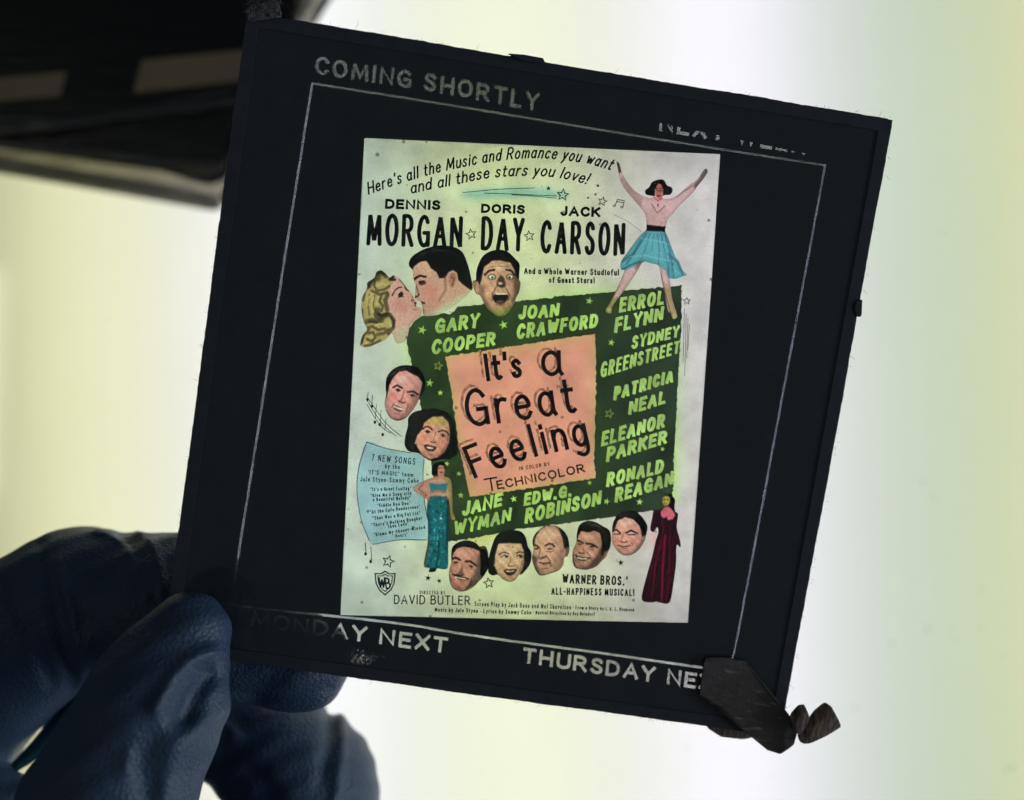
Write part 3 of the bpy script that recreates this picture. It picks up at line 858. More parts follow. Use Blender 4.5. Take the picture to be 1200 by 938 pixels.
# ------------------------------------------------------------------ the little printed heads and figures on the film
# A printed picture: a silhouette filled with a fine mesh whose dye follows soft brush marks.
def picture(nm, label, ox, oy, k, sil, base, ops, grid=0.85, amp=0.075, rim=0.16):
    T = lambda pts: [(ox + x / k, oy + y / k) for x, y in pts]
    ob = new_obj(key(nm), nm, "film", label)
    seed = RNG.uniform(0, 6, 3)
    outl = [catmull(T(s), 3, True) for s in (sil if isinstance(sil[0], list) else [sil])]
    def f(P):
        c = np.array(base, float) + np.zeros((len(P), 3))
        for op in ops:
            kind, col, geo = op[0], np.array(op[1], float), op[2]
            if kind == "p":            # filled patch: soft edge, strength
                soft = (op[3] if len(op) > 3 else 6) / k; a = op[4] if len(op) > 4 else 1.0
                d = sdist(P, T(geo))
                al = a * (1 - smooth01((d + soft / 2) / max(soft, 1e-6)))
            elif kind == "s":          # a brush line of a given width
                wd = op[3] / k / 2; a = op[4] if len(op) > 4 else 1.0
                d = seg_dist(P, T(geo))
                al = a * (1 - smooth01((d - wd * .55) / max(0.5, wd * .9)))
            else:                      # an elliptical touch
                cx, cy, rx, ry = geo
                a = op[3] if len(op) > 3 else 1.0; hard = op[4] if len(op) > 4 else 0.3
                q = np.hypot((P[:, 0] - ox - cx / k) / (rx / k), (P[:, 1] - oy - cy / k) / (ry / k))
                al = a * (1 - smooth01((q - hard) / (1.15 - hard)))
                if col[0] > 195 and col[1] < 125: al = al * 0.6      # thin washes of pink on the cheeks
            c = c * (1 - al[:, None]) + col * al[:, None]
        n = np.modf(np.abs(np.sin(P[:, 0] * 12.9898 + P[:, 1] * 78.233 + seed[0])) * 437.585)[0] * 2 - 1
        # photographic modelling: tones fall off towards the outline of the printed head
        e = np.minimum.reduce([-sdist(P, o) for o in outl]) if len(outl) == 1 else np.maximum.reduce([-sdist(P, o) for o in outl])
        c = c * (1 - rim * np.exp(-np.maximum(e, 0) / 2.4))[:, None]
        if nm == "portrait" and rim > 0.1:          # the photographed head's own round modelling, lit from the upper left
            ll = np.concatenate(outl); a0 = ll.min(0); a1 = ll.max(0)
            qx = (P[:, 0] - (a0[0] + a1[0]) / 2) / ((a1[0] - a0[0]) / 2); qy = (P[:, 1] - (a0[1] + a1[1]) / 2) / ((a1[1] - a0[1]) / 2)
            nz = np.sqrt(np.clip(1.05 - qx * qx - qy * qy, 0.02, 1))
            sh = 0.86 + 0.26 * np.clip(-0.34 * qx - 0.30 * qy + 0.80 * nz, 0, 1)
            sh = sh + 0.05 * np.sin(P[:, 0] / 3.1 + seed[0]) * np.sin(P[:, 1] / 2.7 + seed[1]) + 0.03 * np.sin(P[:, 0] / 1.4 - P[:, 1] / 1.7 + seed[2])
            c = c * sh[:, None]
        c = c * (0.93, 0.965, 0.94)
        c = (c / 255.0) ** 1.1 * 268
        return np.clip(c * (1 + amp * n)[:, None], 0, 255)
    for s in (sil if isinstance(sil[0], list) else [sil]):
        layer(ob, [catmull(T(s), 3, True)], f, FILM, grid=grid)

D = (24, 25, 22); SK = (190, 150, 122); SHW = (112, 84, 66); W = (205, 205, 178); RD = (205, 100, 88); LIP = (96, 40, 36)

# kissing pair, man above
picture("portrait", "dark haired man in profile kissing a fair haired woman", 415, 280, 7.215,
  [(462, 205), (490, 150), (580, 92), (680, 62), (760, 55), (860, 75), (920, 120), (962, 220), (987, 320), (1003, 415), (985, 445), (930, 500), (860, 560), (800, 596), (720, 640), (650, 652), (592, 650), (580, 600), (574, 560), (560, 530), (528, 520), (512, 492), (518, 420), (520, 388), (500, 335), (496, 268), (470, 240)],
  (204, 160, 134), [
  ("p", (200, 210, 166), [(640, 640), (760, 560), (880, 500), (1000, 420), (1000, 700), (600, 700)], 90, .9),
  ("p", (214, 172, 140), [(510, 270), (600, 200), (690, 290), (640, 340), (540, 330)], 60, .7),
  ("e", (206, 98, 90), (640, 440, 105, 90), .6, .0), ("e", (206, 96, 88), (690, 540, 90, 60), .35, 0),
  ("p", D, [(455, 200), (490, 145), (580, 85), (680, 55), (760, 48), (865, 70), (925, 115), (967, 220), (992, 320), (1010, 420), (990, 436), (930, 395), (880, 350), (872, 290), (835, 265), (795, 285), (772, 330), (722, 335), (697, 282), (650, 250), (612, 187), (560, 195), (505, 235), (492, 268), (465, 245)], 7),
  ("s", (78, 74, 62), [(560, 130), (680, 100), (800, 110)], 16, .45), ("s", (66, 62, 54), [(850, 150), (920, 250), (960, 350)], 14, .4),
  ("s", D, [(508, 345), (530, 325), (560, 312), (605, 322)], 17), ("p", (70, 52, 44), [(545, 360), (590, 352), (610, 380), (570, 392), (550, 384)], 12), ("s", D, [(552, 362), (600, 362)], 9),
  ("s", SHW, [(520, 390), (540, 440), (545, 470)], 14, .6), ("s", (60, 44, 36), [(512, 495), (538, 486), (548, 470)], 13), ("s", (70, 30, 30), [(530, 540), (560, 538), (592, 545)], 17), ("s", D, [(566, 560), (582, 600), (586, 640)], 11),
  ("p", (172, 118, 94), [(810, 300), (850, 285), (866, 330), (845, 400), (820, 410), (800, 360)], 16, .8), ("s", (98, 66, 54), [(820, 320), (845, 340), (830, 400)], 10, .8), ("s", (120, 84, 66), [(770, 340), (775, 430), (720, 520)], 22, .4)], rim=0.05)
# kissing pair, woman
_hair = [(50, 890), (72, 815), (110, 765), (80, 700), (62, 600), (66, 500), (108, 420), (112, 370), (170, 330), (186, 285), (225, 266), (265, 292), (300, 328), (338, 308), (395, 350), (432, 398), (465, 438), (492, 470), (502, 500), (530, 540), (522, 568), (560, 585), (574, 615), (560, 660), (515, 690), (470, 745), (445, 850), (400, 880), (355, 880), (320, 800), (300, 820), (250, 862), (180, 893), (110, 922), (68, 912)]
_g = (176, 160, 100)
_curls = [("s", (66, 56, 34), l, wd * 1.25, .62) for l, wd in (([(180, 300), (230, 280), (270, 310)], 40), ([(115, 400), (150, 345), (200, 330)], 44), ([(175, 350), (170, 400), (195, 440), (255, 430), (300, 400)], 15), ([(150, 440), (210, 470), (280, 455)], 18),
  ([(75, 520), (90, 440), (120, 400)], 18), ([(68, 600), (72, 700), (100, 740)], 14), ([(230, 480), (215, 530), (245, 570), (230, 610)], 15), ([(285, 470), (262, 520), (280, 600)], 26), ([(130, 470), (115, 560), (130, 650)], 9), ([(175, 480), (160, 560), (185, 620)], 8),
  ([(200, 600), (190, 650), (220, 670), (280, 640)], 40), ([(110, 700), (150, 690), (190, 700), (230, 690)], 34), ([(300, 640), (335, 690), (330, 750), (290, 800)], 26), ([(100, 760), (150, 740), (200, 770), (260, 760)], 18), ([(60, 880), (75, 820), (120, 770)], 24), ([(120, 800), (160, 790), (180, 830), (150, 870), (110, 850)], 17), ([(200, 810), (250, 800), (290, 770)], 22), ([(90, 905), (150, 895), (220, 860)], 16))]
_curls += [("s", D, l, wd * 1.2, .7) for l, wd in (([(185, 292), (225, 276), (262, 298)], 24), ([(112, 400), (135, 360), (165, 340)], 26), ([(210, 640), (235, 650), (275, 640)], 24), ([(310, 660), (336, 700), (326, 748)], 12), ([(130, 700), (190, 705)], 16), ([(66, 870), (80, 825)], 10))]
_curls += [("s", (196, 178, 108), l, wd, .8) for l, wd in (([(190, 400), (230, 380), (270, 390)], 20), ([(110, 560), (120, 500), (150, 470)], 16), ([(150, 620), (145, 560), (165, 500)], 15), ([(200, 580), (190, 530), (205, 490)], 13), ([(180, 730), (210, 720), (240, 730)], 13), ([(305, 715), (315, 740)], 15), ([(130, 830), (150, 815), (160, 840)], 10), ([(90, 890), (110, 880)], 10))]
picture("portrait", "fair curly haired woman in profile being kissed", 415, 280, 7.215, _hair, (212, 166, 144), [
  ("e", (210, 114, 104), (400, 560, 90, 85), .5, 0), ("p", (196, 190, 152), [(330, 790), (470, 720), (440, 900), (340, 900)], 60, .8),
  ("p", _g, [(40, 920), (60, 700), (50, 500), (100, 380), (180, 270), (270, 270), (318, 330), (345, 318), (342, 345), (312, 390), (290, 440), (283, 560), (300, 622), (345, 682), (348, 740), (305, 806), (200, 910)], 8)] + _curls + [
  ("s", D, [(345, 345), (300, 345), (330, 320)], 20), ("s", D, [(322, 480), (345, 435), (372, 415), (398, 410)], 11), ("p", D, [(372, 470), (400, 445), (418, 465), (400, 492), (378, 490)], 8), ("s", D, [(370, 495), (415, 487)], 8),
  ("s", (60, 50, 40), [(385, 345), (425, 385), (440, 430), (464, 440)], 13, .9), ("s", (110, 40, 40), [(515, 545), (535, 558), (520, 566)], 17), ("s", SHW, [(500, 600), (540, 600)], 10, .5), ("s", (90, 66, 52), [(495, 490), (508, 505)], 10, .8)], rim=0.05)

# astonished man
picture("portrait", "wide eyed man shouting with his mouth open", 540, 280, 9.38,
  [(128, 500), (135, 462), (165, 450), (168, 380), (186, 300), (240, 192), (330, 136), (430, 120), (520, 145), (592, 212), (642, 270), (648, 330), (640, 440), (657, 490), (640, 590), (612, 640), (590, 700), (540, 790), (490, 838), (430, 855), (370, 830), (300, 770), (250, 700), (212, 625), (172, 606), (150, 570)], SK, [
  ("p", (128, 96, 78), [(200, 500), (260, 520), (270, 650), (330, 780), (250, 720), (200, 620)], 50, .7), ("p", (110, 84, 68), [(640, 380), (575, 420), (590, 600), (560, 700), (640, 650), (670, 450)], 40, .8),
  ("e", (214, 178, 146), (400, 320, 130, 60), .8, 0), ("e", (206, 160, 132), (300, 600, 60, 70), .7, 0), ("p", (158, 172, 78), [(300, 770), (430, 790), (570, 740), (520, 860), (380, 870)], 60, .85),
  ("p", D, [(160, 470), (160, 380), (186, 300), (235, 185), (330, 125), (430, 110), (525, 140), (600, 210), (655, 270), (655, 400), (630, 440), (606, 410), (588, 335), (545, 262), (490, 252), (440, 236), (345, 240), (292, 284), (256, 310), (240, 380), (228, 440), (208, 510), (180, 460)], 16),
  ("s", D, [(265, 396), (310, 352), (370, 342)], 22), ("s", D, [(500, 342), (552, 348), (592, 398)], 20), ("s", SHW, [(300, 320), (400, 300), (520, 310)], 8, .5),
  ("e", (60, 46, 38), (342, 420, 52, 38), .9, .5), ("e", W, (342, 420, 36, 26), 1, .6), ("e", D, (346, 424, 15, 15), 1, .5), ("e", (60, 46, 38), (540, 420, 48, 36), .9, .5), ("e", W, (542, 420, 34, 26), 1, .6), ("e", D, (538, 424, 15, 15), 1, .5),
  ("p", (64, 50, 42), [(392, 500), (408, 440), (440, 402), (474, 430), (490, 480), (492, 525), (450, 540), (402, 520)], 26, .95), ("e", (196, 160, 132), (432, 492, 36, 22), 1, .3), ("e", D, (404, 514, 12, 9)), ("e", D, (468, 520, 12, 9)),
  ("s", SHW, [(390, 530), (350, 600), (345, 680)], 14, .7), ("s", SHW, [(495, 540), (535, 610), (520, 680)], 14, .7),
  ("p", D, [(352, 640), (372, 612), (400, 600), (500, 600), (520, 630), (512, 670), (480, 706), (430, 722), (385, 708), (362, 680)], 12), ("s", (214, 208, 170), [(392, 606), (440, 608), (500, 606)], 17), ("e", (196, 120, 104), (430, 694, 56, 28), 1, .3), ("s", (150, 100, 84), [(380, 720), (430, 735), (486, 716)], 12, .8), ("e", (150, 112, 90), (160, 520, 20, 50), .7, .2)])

# smiling man and dark haired woman at the left
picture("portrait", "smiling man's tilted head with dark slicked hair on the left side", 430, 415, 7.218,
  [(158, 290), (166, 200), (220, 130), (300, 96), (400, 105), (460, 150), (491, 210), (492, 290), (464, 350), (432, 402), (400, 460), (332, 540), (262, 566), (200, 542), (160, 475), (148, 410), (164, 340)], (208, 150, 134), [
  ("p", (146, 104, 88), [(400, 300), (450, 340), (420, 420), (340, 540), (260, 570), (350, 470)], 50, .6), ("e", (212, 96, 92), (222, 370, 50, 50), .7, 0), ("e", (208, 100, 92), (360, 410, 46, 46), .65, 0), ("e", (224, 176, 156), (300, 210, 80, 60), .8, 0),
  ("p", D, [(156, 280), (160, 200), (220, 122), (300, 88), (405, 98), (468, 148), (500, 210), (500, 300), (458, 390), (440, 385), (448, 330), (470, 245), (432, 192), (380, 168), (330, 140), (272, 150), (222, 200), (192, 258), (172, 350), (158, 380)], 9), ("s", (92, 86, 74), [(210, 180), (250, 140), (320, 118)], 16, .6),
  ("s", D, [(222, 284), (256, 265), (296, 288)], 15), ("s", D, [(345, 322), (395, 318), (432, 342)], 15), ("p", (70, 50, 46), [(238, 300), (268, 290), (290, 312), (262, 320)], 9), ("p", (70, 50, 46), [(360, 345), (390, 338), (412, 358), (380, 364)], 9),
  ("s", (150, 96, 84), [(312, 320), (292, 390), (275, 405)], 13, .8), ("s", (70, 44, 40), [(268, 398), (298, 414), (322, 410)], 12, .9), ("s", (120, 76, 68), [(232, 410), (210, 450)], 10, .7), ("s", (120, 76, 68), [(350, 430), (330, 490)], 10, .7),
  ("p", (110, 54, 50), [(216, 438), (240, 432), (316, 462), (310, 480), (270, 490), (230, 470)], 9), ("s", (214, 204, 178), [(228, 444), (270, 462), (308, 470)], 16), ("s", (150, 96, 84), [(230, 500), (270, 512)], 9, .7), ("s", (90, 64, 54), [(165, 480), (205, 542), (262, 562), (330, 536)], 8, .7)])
picture("portrait", "dark haired woman smiling with dark lips above the blue scroll", 430, 415, 7.218,
  [(318, 760), (325, 690), (346, 610), (350, 540), (400, 490), (470, 474), (560, 460), (650, 480), (712, 530), (742, 600), (755, 700), (768, 780), (760, 850), (700, 892), (640, 890), (600, 900), (540, 905), (490, 880), (440, 842), (380, 832), (338, 810)], (30, 32, 26), [
  ("s", (70, 66, 56), [(380, 560), (440, 510), (520, 490)], 16, .5), ("s", (64, 60, 50), [(350, 700), (380, 640), (420, 600)], 14, .5), ("s", (60, 58, 46), [(690, 560), (726, 640), (736, 740)], 16, .5), ("s", (70, 66, 56), [(350, 780), (400, 800)], 12, .5),
  ("p", (206, 150, 124), [(466, 640), (488, 580), (556, 532), (640, 530), (688, 575), (702, 660), (694, 750), (655, 830), (592, 878), (536, 892), (470, 860), (428, 790), (410, 740), (425, 690)], 8), ("p", (176, 158, 84), [(500, 575), (560, 532), (650, 532), (690, 580), (680, 620), (560, 600)], 40, .7), ("p", (150, 100, 84), [(690, 640), (670, 760), (600, 870), (655, 830), (702, 720)], 22, .6),
  ("e", (214, 106, 98), (486, 720, 50, 46), .6, 0), ("e", (214, 106, 98), (640, 750, 40, 44), .5, 0), ("s", D, [(474, 634), (500, 614), (528, 618), (552, 642)], 12), ("s", D, [(604, 658), (640, 646), (672, 656), (690, 682)], 12),
  ("p", (40, 30, 28), [(486, 655), (512, 642), (540, 660), (514, 672)], 8), ("p", (40, 30, 28), [(618, 684), (642, 674), (664, 692), (640, 704)], 8), ("e", W, (498, 658, 7, 5), .9), ("e", W, (630, 690, 7, 5), .9), ("s", (168, 110, 92), [(580, 670), (566, 730), (540, 745)], 10, .7), ("s", (80, 50, 44), [(540, 742), (566, 752), (580, 744)], 9, .9),
  ("p", (54, 26, 26), [(478, 772), (505, 764), (535, 772), (588, 788), (588, 802), (560, 824), (525, 822), (495, 804)], 7), ("p", (204, 180, 160), [(498, 782), (540, 784), (572, 798), (545, 808), (515, 802)], 6), ("e", W, (408, 755, 7, 14), .9), ("s", (150, 100, 84), [(520, 850), (560, 852)], 9, .6)])

# the row of heads along the bottom
picture("portrait", "grinning man with a thin moustache, first head in the bottom row", 515, 600, 9.382,
  [(128, 560), (130, 450), (148, 380), (220, 328), (310, 314), (400, 340), (440, 380), (500, 376), (532, 440), (543, 560), (522, 650), (470, 730), (440, 758), (380, 820), (300, 866), (220, 876), (150, 842), (113, 770), (103, 660)], (184, 132, 110), [
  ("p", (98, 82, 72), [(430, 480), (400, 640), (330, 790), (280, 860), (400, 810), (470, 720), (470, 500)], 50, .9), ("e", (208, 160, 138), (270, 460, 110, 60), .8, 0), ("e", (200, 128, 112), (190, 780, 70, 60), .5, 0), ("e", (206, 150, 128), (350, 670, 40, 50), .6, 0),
  ("p", D, [(118, 530), (124, 440), (144, 375), (215, 320), (310, 305), (405, 330), (445, 372), (505, 368), (542, 440), (552, 560), (530, 650), (470, 720), (445, 690), (452, 560), (440, 432), (372, 402), (264, 382), (192, 402), (152, 460), (140, 520)], 10), ("s", (150, 120, 60), [(420, 350), (470, 400), (500, 390)], 20, .7), ("s", (84, 80, 70), [(200, 356), (300, 336), (380, 352)], 14, .5), ("s", (70, 68, 58), [(480, 450), (510, 540), (490, 630)], 18, .4),
  ("s", D, [(134, 522), (175, 504), (228, 530)], 21), ("s", D, [(286, 546), (340, 544), (404, 592)], 21), ("p", (54, 40, 34), [(148, 552), (190, 544), (212, 562), (170, 572)], 9), ("p", (54, 40, 34), [(318, 592), (352, 588), (380, 606), (345, 616)], 9), ("s", SHW, [(150, 582), (206, 584)], 8, .6), ("s", SHW, [(320, 630), (372, 632)], 8, .6),
  ("p", (110, 80, 66), [(250, 580), (262, 690), (232, 704), (186, 690), (226, 650)], 18, .8), ("s", D, [(186, 684), (226, 704), (270, 690)], 13, .9), ("s", D, [(146, 686), (186, 704), (236, 716), (316, 740)], 17), ("p", (80, 40, 36), [(150, 706), (230, 722), (320, 736), (280, 758), (210, 744)], 8), ("s", (214, 204, 180), [(172, 718), (228, 730), (286, 740)], 12), ("s", (170, 100, 90), [(200, 762), (262, 768)], 14, .8), ("s", D, [(350, 730), (340, 790), (300, 840)], 12, .8), ("s", D, [(110, 720), (120, 790), (152, 845), (222, 878), (310, 862)], 9, .8), ("s", SHW, [(130, 640), (140, 690)], 10, .7)])
picture("portrait", "woman with dark fringe and open smile, second head in the bottom row", 515, 600, 9.382,
  [(532, 640), (540, 520), (568, 400), (620, 270), (700, 214), (800, 199), (900, 220), (952, 290), (972, 380), (1012, 450), (1002, 560), (952, 640), (900, 692), (880, 690), (832, 750), (772, 772), (702, 746), (645, 692), (590, 702), (550, 682)], (28, 29, 26), [
  ("s", (66, 64, 56), [(640, 320), (720, 250), (820, 230)], 18, .4), ("s", (60, 58, 52), [(580, 560), (590, 470), (620, 380)], 16, .4), ("s", (60, 58, 52), [(970, 480), (960, 570)], 16, .4),
  ("p", (196, 162, 128), [(612, 480), (648, 352), (700, 346), (780, 345), (900, 350), (930, 440), (926, 570), (892, 680), (832, 750), (770, 772), (700, 748), (640, 682), (606, 590)], 9), ("e", (212, 180, 146), (780, 400, 100, 50), .6, 0), ("p", (150, 118, 94), [(930, 440), (900, 560), (860, 700), (900, 690), (940, 560)], 26, .6), ("e", (200, 140, 116), (690, 600, 50, 46), .5, 0),
  ("s", D, [(656, 470), (690, 450), (722, 446), (764, 464)], 12), ("s", D, [(846, 456), (880, 440), (922, 446)], 12), ("s", D, [(676, 498), (716, 476), (756, 488)], 10), ("e", D, (736, 494, 20, 15)), ("e", W, (706, 496, 15, 8), .9), ("s", D, [(854, 486), (886, 476), (916, 488)], 10), ("e", D, (894, 496, 20, 15)), ("e", W, (868, 496, 12, 8), .8),
  ("s", (140, 100, 80), [(786, 490), (776, 560), (752, 590)], 11, .7), ("s", (80, 56, 46), [(752, 590), (784, 602), (826, 590)], 11, .8), ("p", (42, 28, 26), [(706, 640), (740, 626), (780, 634), (820, 626), (852, 634), (840, 668), (800, 692), (750, 692), (718, 672)], 8), ("p", (206, 196, 170), [(726, 644), (780, 650), (836, 642), (820, 656), (770, 662), (736, 658)], 7), ("s", (110, 56, 50), [(740, 690), (780, 698), (820, 686)], 10, .8), ("e", D, (805, 392, 9, 9)), ("e", W, (604, 590, 9, 12), .9)])
picture("portrait", "bald elderly man looking sideways, third head in the bottom row", 615, 590, 9.382,
  [(84, 440), (98, 360), (160, 288), (230, 250), (320, 243), (400, 278), (462, 350), (486, 430), (491, 520), (470, 582), (436, 602), (422, 680), (370, 740), (270, 776), (180, 796), (140, 772), (98, 690), (78, 600), (96, 500)], (192, 150, 124), [
  ("e", (216, 178, 150), (270, 340, 110, 80), .9, 0), ("p", (92, 72, 60), [(80, 560), (140, 600), (130, 680), (170, 780), (110, 730), (76, 620)], 36, .85), ("p", (142, 108, 90), [(330, 540), (420, 500), (424, 640), (360, 730), (300, 690)], 50, .5), ("e", (204, 166, 140), (340, 570, 60, 60), .6, 0),
  ("p", (36, 33, 28), [(360, 240), (420, 270), (475, 350), (498, 430), (498, 490), (460, 490), (436, 500), (424, 440), (414, 380), (384, 310)], 20), ("p", D, [(76, 450), (92, 360), (150, 290), (150, 320), (114, 380), (108, 450), (92, 470)], 14, .9), ("s", (60, 50, 42), [(160, 288), (230, 248), (320, 243), (400, 276)], 10, .7),
  ("s", (44, 36, 30), [(96, 462), (126, 462), (160, 490)], 17), ("s", (44, 36, 30), [(226, 466), (266, 446), (302, 450), (324, 476)], 20), ("p", (60, 46, 38), [(108, 494), (150, 490), (152, 508), (112, 512)], 9), ("p", (60, 46, 38), [(240, 500), (276, 490), (312, 502), (276, 514)], 9), ("s", SHW, [(236, 530), (290, 536), (320, 520)], 9, .6),
  ("s", (120, 88, 72), [(172, 500), (160, 560), (148, 600)], 14, .8), ("p", (74, 56, 46), [(150, 600), (180, 592), (236, 576), (230, 602), (180, 616)], 14, .8), ("s", (84, 62, 52), [(236, 570), (280, 640), (286, 700)], 13, .8), ("s", (52, 34, 30), [(160, 652), (200, 662), (272, 656)], 15), ("s", (176, 116, 100), [(176, 684), (250, 684)], 16, .7), ("s", SHW, [(190, 722), (262, 716)], 12, .7), ("p", (170, 128, 106), [(446, 500), (478, 480), (478, 560), (448, 580)], 12, .9), ("s", (90, 66, 54), [(456, 500), (470, 530), (452, 570)], 9, .8), ("s", D, [(130, 760), (180, 792), (270, 772), (370, 738)], 9, .6)])
picture("portrait", "grinning man with thick combed dark hair, fourth head in the bottom row", 615, 590, 9.382,
  [(566, 430), (572, 330), (600, 240), (680, 194), (770, 204), (870, 258), (932, 300), (950, 400), (936, 490), (922, 522), (892, 592), (852, 628), (790, 692), (700, 728), (610, 726), (548, 702), (522, 625), (530, 510)], (178, 132, 108), [
  ("p", (84, 66, 56), [(850, 440), (800, 560), (700, 690), (640, 730), (790, 690), (860, 600)], 46, .85), ("e", (206, 162, 136), (690, 370, 90, 46), .8, 0), ("e", (210, 168, 142), (700, 560, 60, 40), .7, 0), ("e", (206, 160, 136), (600, 660, 60, 30), .6, 0),
  ("p", D, [(560, 380), (568, 320), (594, 232), (680, 186), (775, 196), (876, 252), (940, 296), (958, 400), (944, 490), (905, 520), (862, 592), (838, 566), (850, 440), (830, 332), (762, 300), (700, 322), (622, 304), (592, 350), (576, 400)], 9),
  ("s", (120, 108, 80), [(720, 250), (780, 236), (830, 270)], 13, .7), ("s", (110, 100, 74), [(800, 300), (850, 290), (890, 330)], 12, .6), ("s", (90, 84, 66), [(640, 250), (700, 222), (740, 226)], 13, .55), ("s", (70, 66, 54), [(880, 380), (910, 440)], 14, .5), ("s", (80, 76, 62), [(850, 350), (900, 380)], 10, .5),
  ("s", D, [(566, 404), (604, 418), (642, 440)], 19), ("s", D, [(676, 444), (730, 446), (796, 484)], 19), ("p", (52, 40, 34), [(580, 440), (626, 446), (624, 460), (584, 456)], 9), ("p", (52, 40, 34), [(706, 470), (750, 466), (770, 486), (730, 488)], 9), ("s", SHW, [(700, 506), (756, 510)], 8, .6),
  ("p", (72, 54, 46), [(588, 530), (620, 548), (662, 540), (650, 556), (600, 556)], 12, .9), ("s", (130, 94, 78), [(652, 460), (640, 510), (660, 536)], 11, .6), ("s", D, [(556, 566), (590, 590), (650, 604), (716, 602)], 14), ("p", (56, 34, 30), [(560, 578), (620, 600), (706, 606), (660, 636), (600, 630), (570, 606)], 8), ("s", (216, 206, 180), [(582, 598), (630, 612), (680, 612)], 13), ("s", SHW, [(680, 540), (722, 580), (728, 620)], 11, .7), ("s", (150, 96, 84), [(590, 650), (650, 656)], 12, .6), ("s", D, [(528, 560), (536, 640), (556, 700), (612, 726), (700, 728)], 9, .75), ("p", (168, 124, 102), [(850, 600), (880, 530), (912, 524), (890, 580)], 10, .8)])
picture("portrait", "smiling man with smooth dark hair, last head in the bottom row", 700, 570, 6.255,
  [(108, 340), (114, 270), (150, 210), (210, 184), (280, 184), (332, 230), (367, 290), (362, 340), (346, 402), (300, 470), (240, 506), (180, 501), (130, 452), (108, 400)], (206, 152, 130), [
  ("p", (140, 102, 86), [(330, 330), (320, 400), (260, 490), (300, 470), (350, 400)], 26, .7), ("e", (226, 180, 156), (210, 270, 70, 34), .8, 0), ("e", (212, 112, 100), (160, 400, 40, 30), .4, 0), ("e", (212, 112, 100), (265, 410, 36, 30), .45, 0), ("e", (220, 170, 146), (200, 480, 40, 20), .6, 0),
  ("p", D, [(100, 330), (106, 268), (146, 204), (208, 176), (284, 176), (338, 226), (376, 290), (368, 350), (330, 372), (322, 330), (308, 290), (262, 242), (204, 226), (152, 250), (132, 300), (116, 340)], 6), ("s", (76, 72, 62), [(170, 212), (240, 200), (300, 226)], 11, .5),
  ("s", D, [(114, 328), (140, 318), (168, 344)], 11), ("s", D, [(208, 344), (248, 324), (292, 346)], 12), ("s", (50, 36, 32), [(126, 352), (164, 352)], 9), ("s", (50, 36, 32), [(224, 354), (276, 354)], 9), ("s", (150, 104, 88), [(190, 350), (176, 396)], 8, .7), ("s", (76, 50, 44), [(172, 404), (196, 414), (222, 404)], 9, .9), ("s", (54, 30, 28), [(150, 434), (190, 444), (244, 436)], 8), ("s", (190, 110, 98), [(170, 458), (224, 456)], 9, .7), ("s", SHW, [(240, 400), (262, 432)], 7, .6), ("s", (90, 66, 56), [(130, 452), (180, 500), (240, 506), (300, 470)], 6, .6), ("e", (180, 134, 112), (345, 380, 12, 26), .7)])

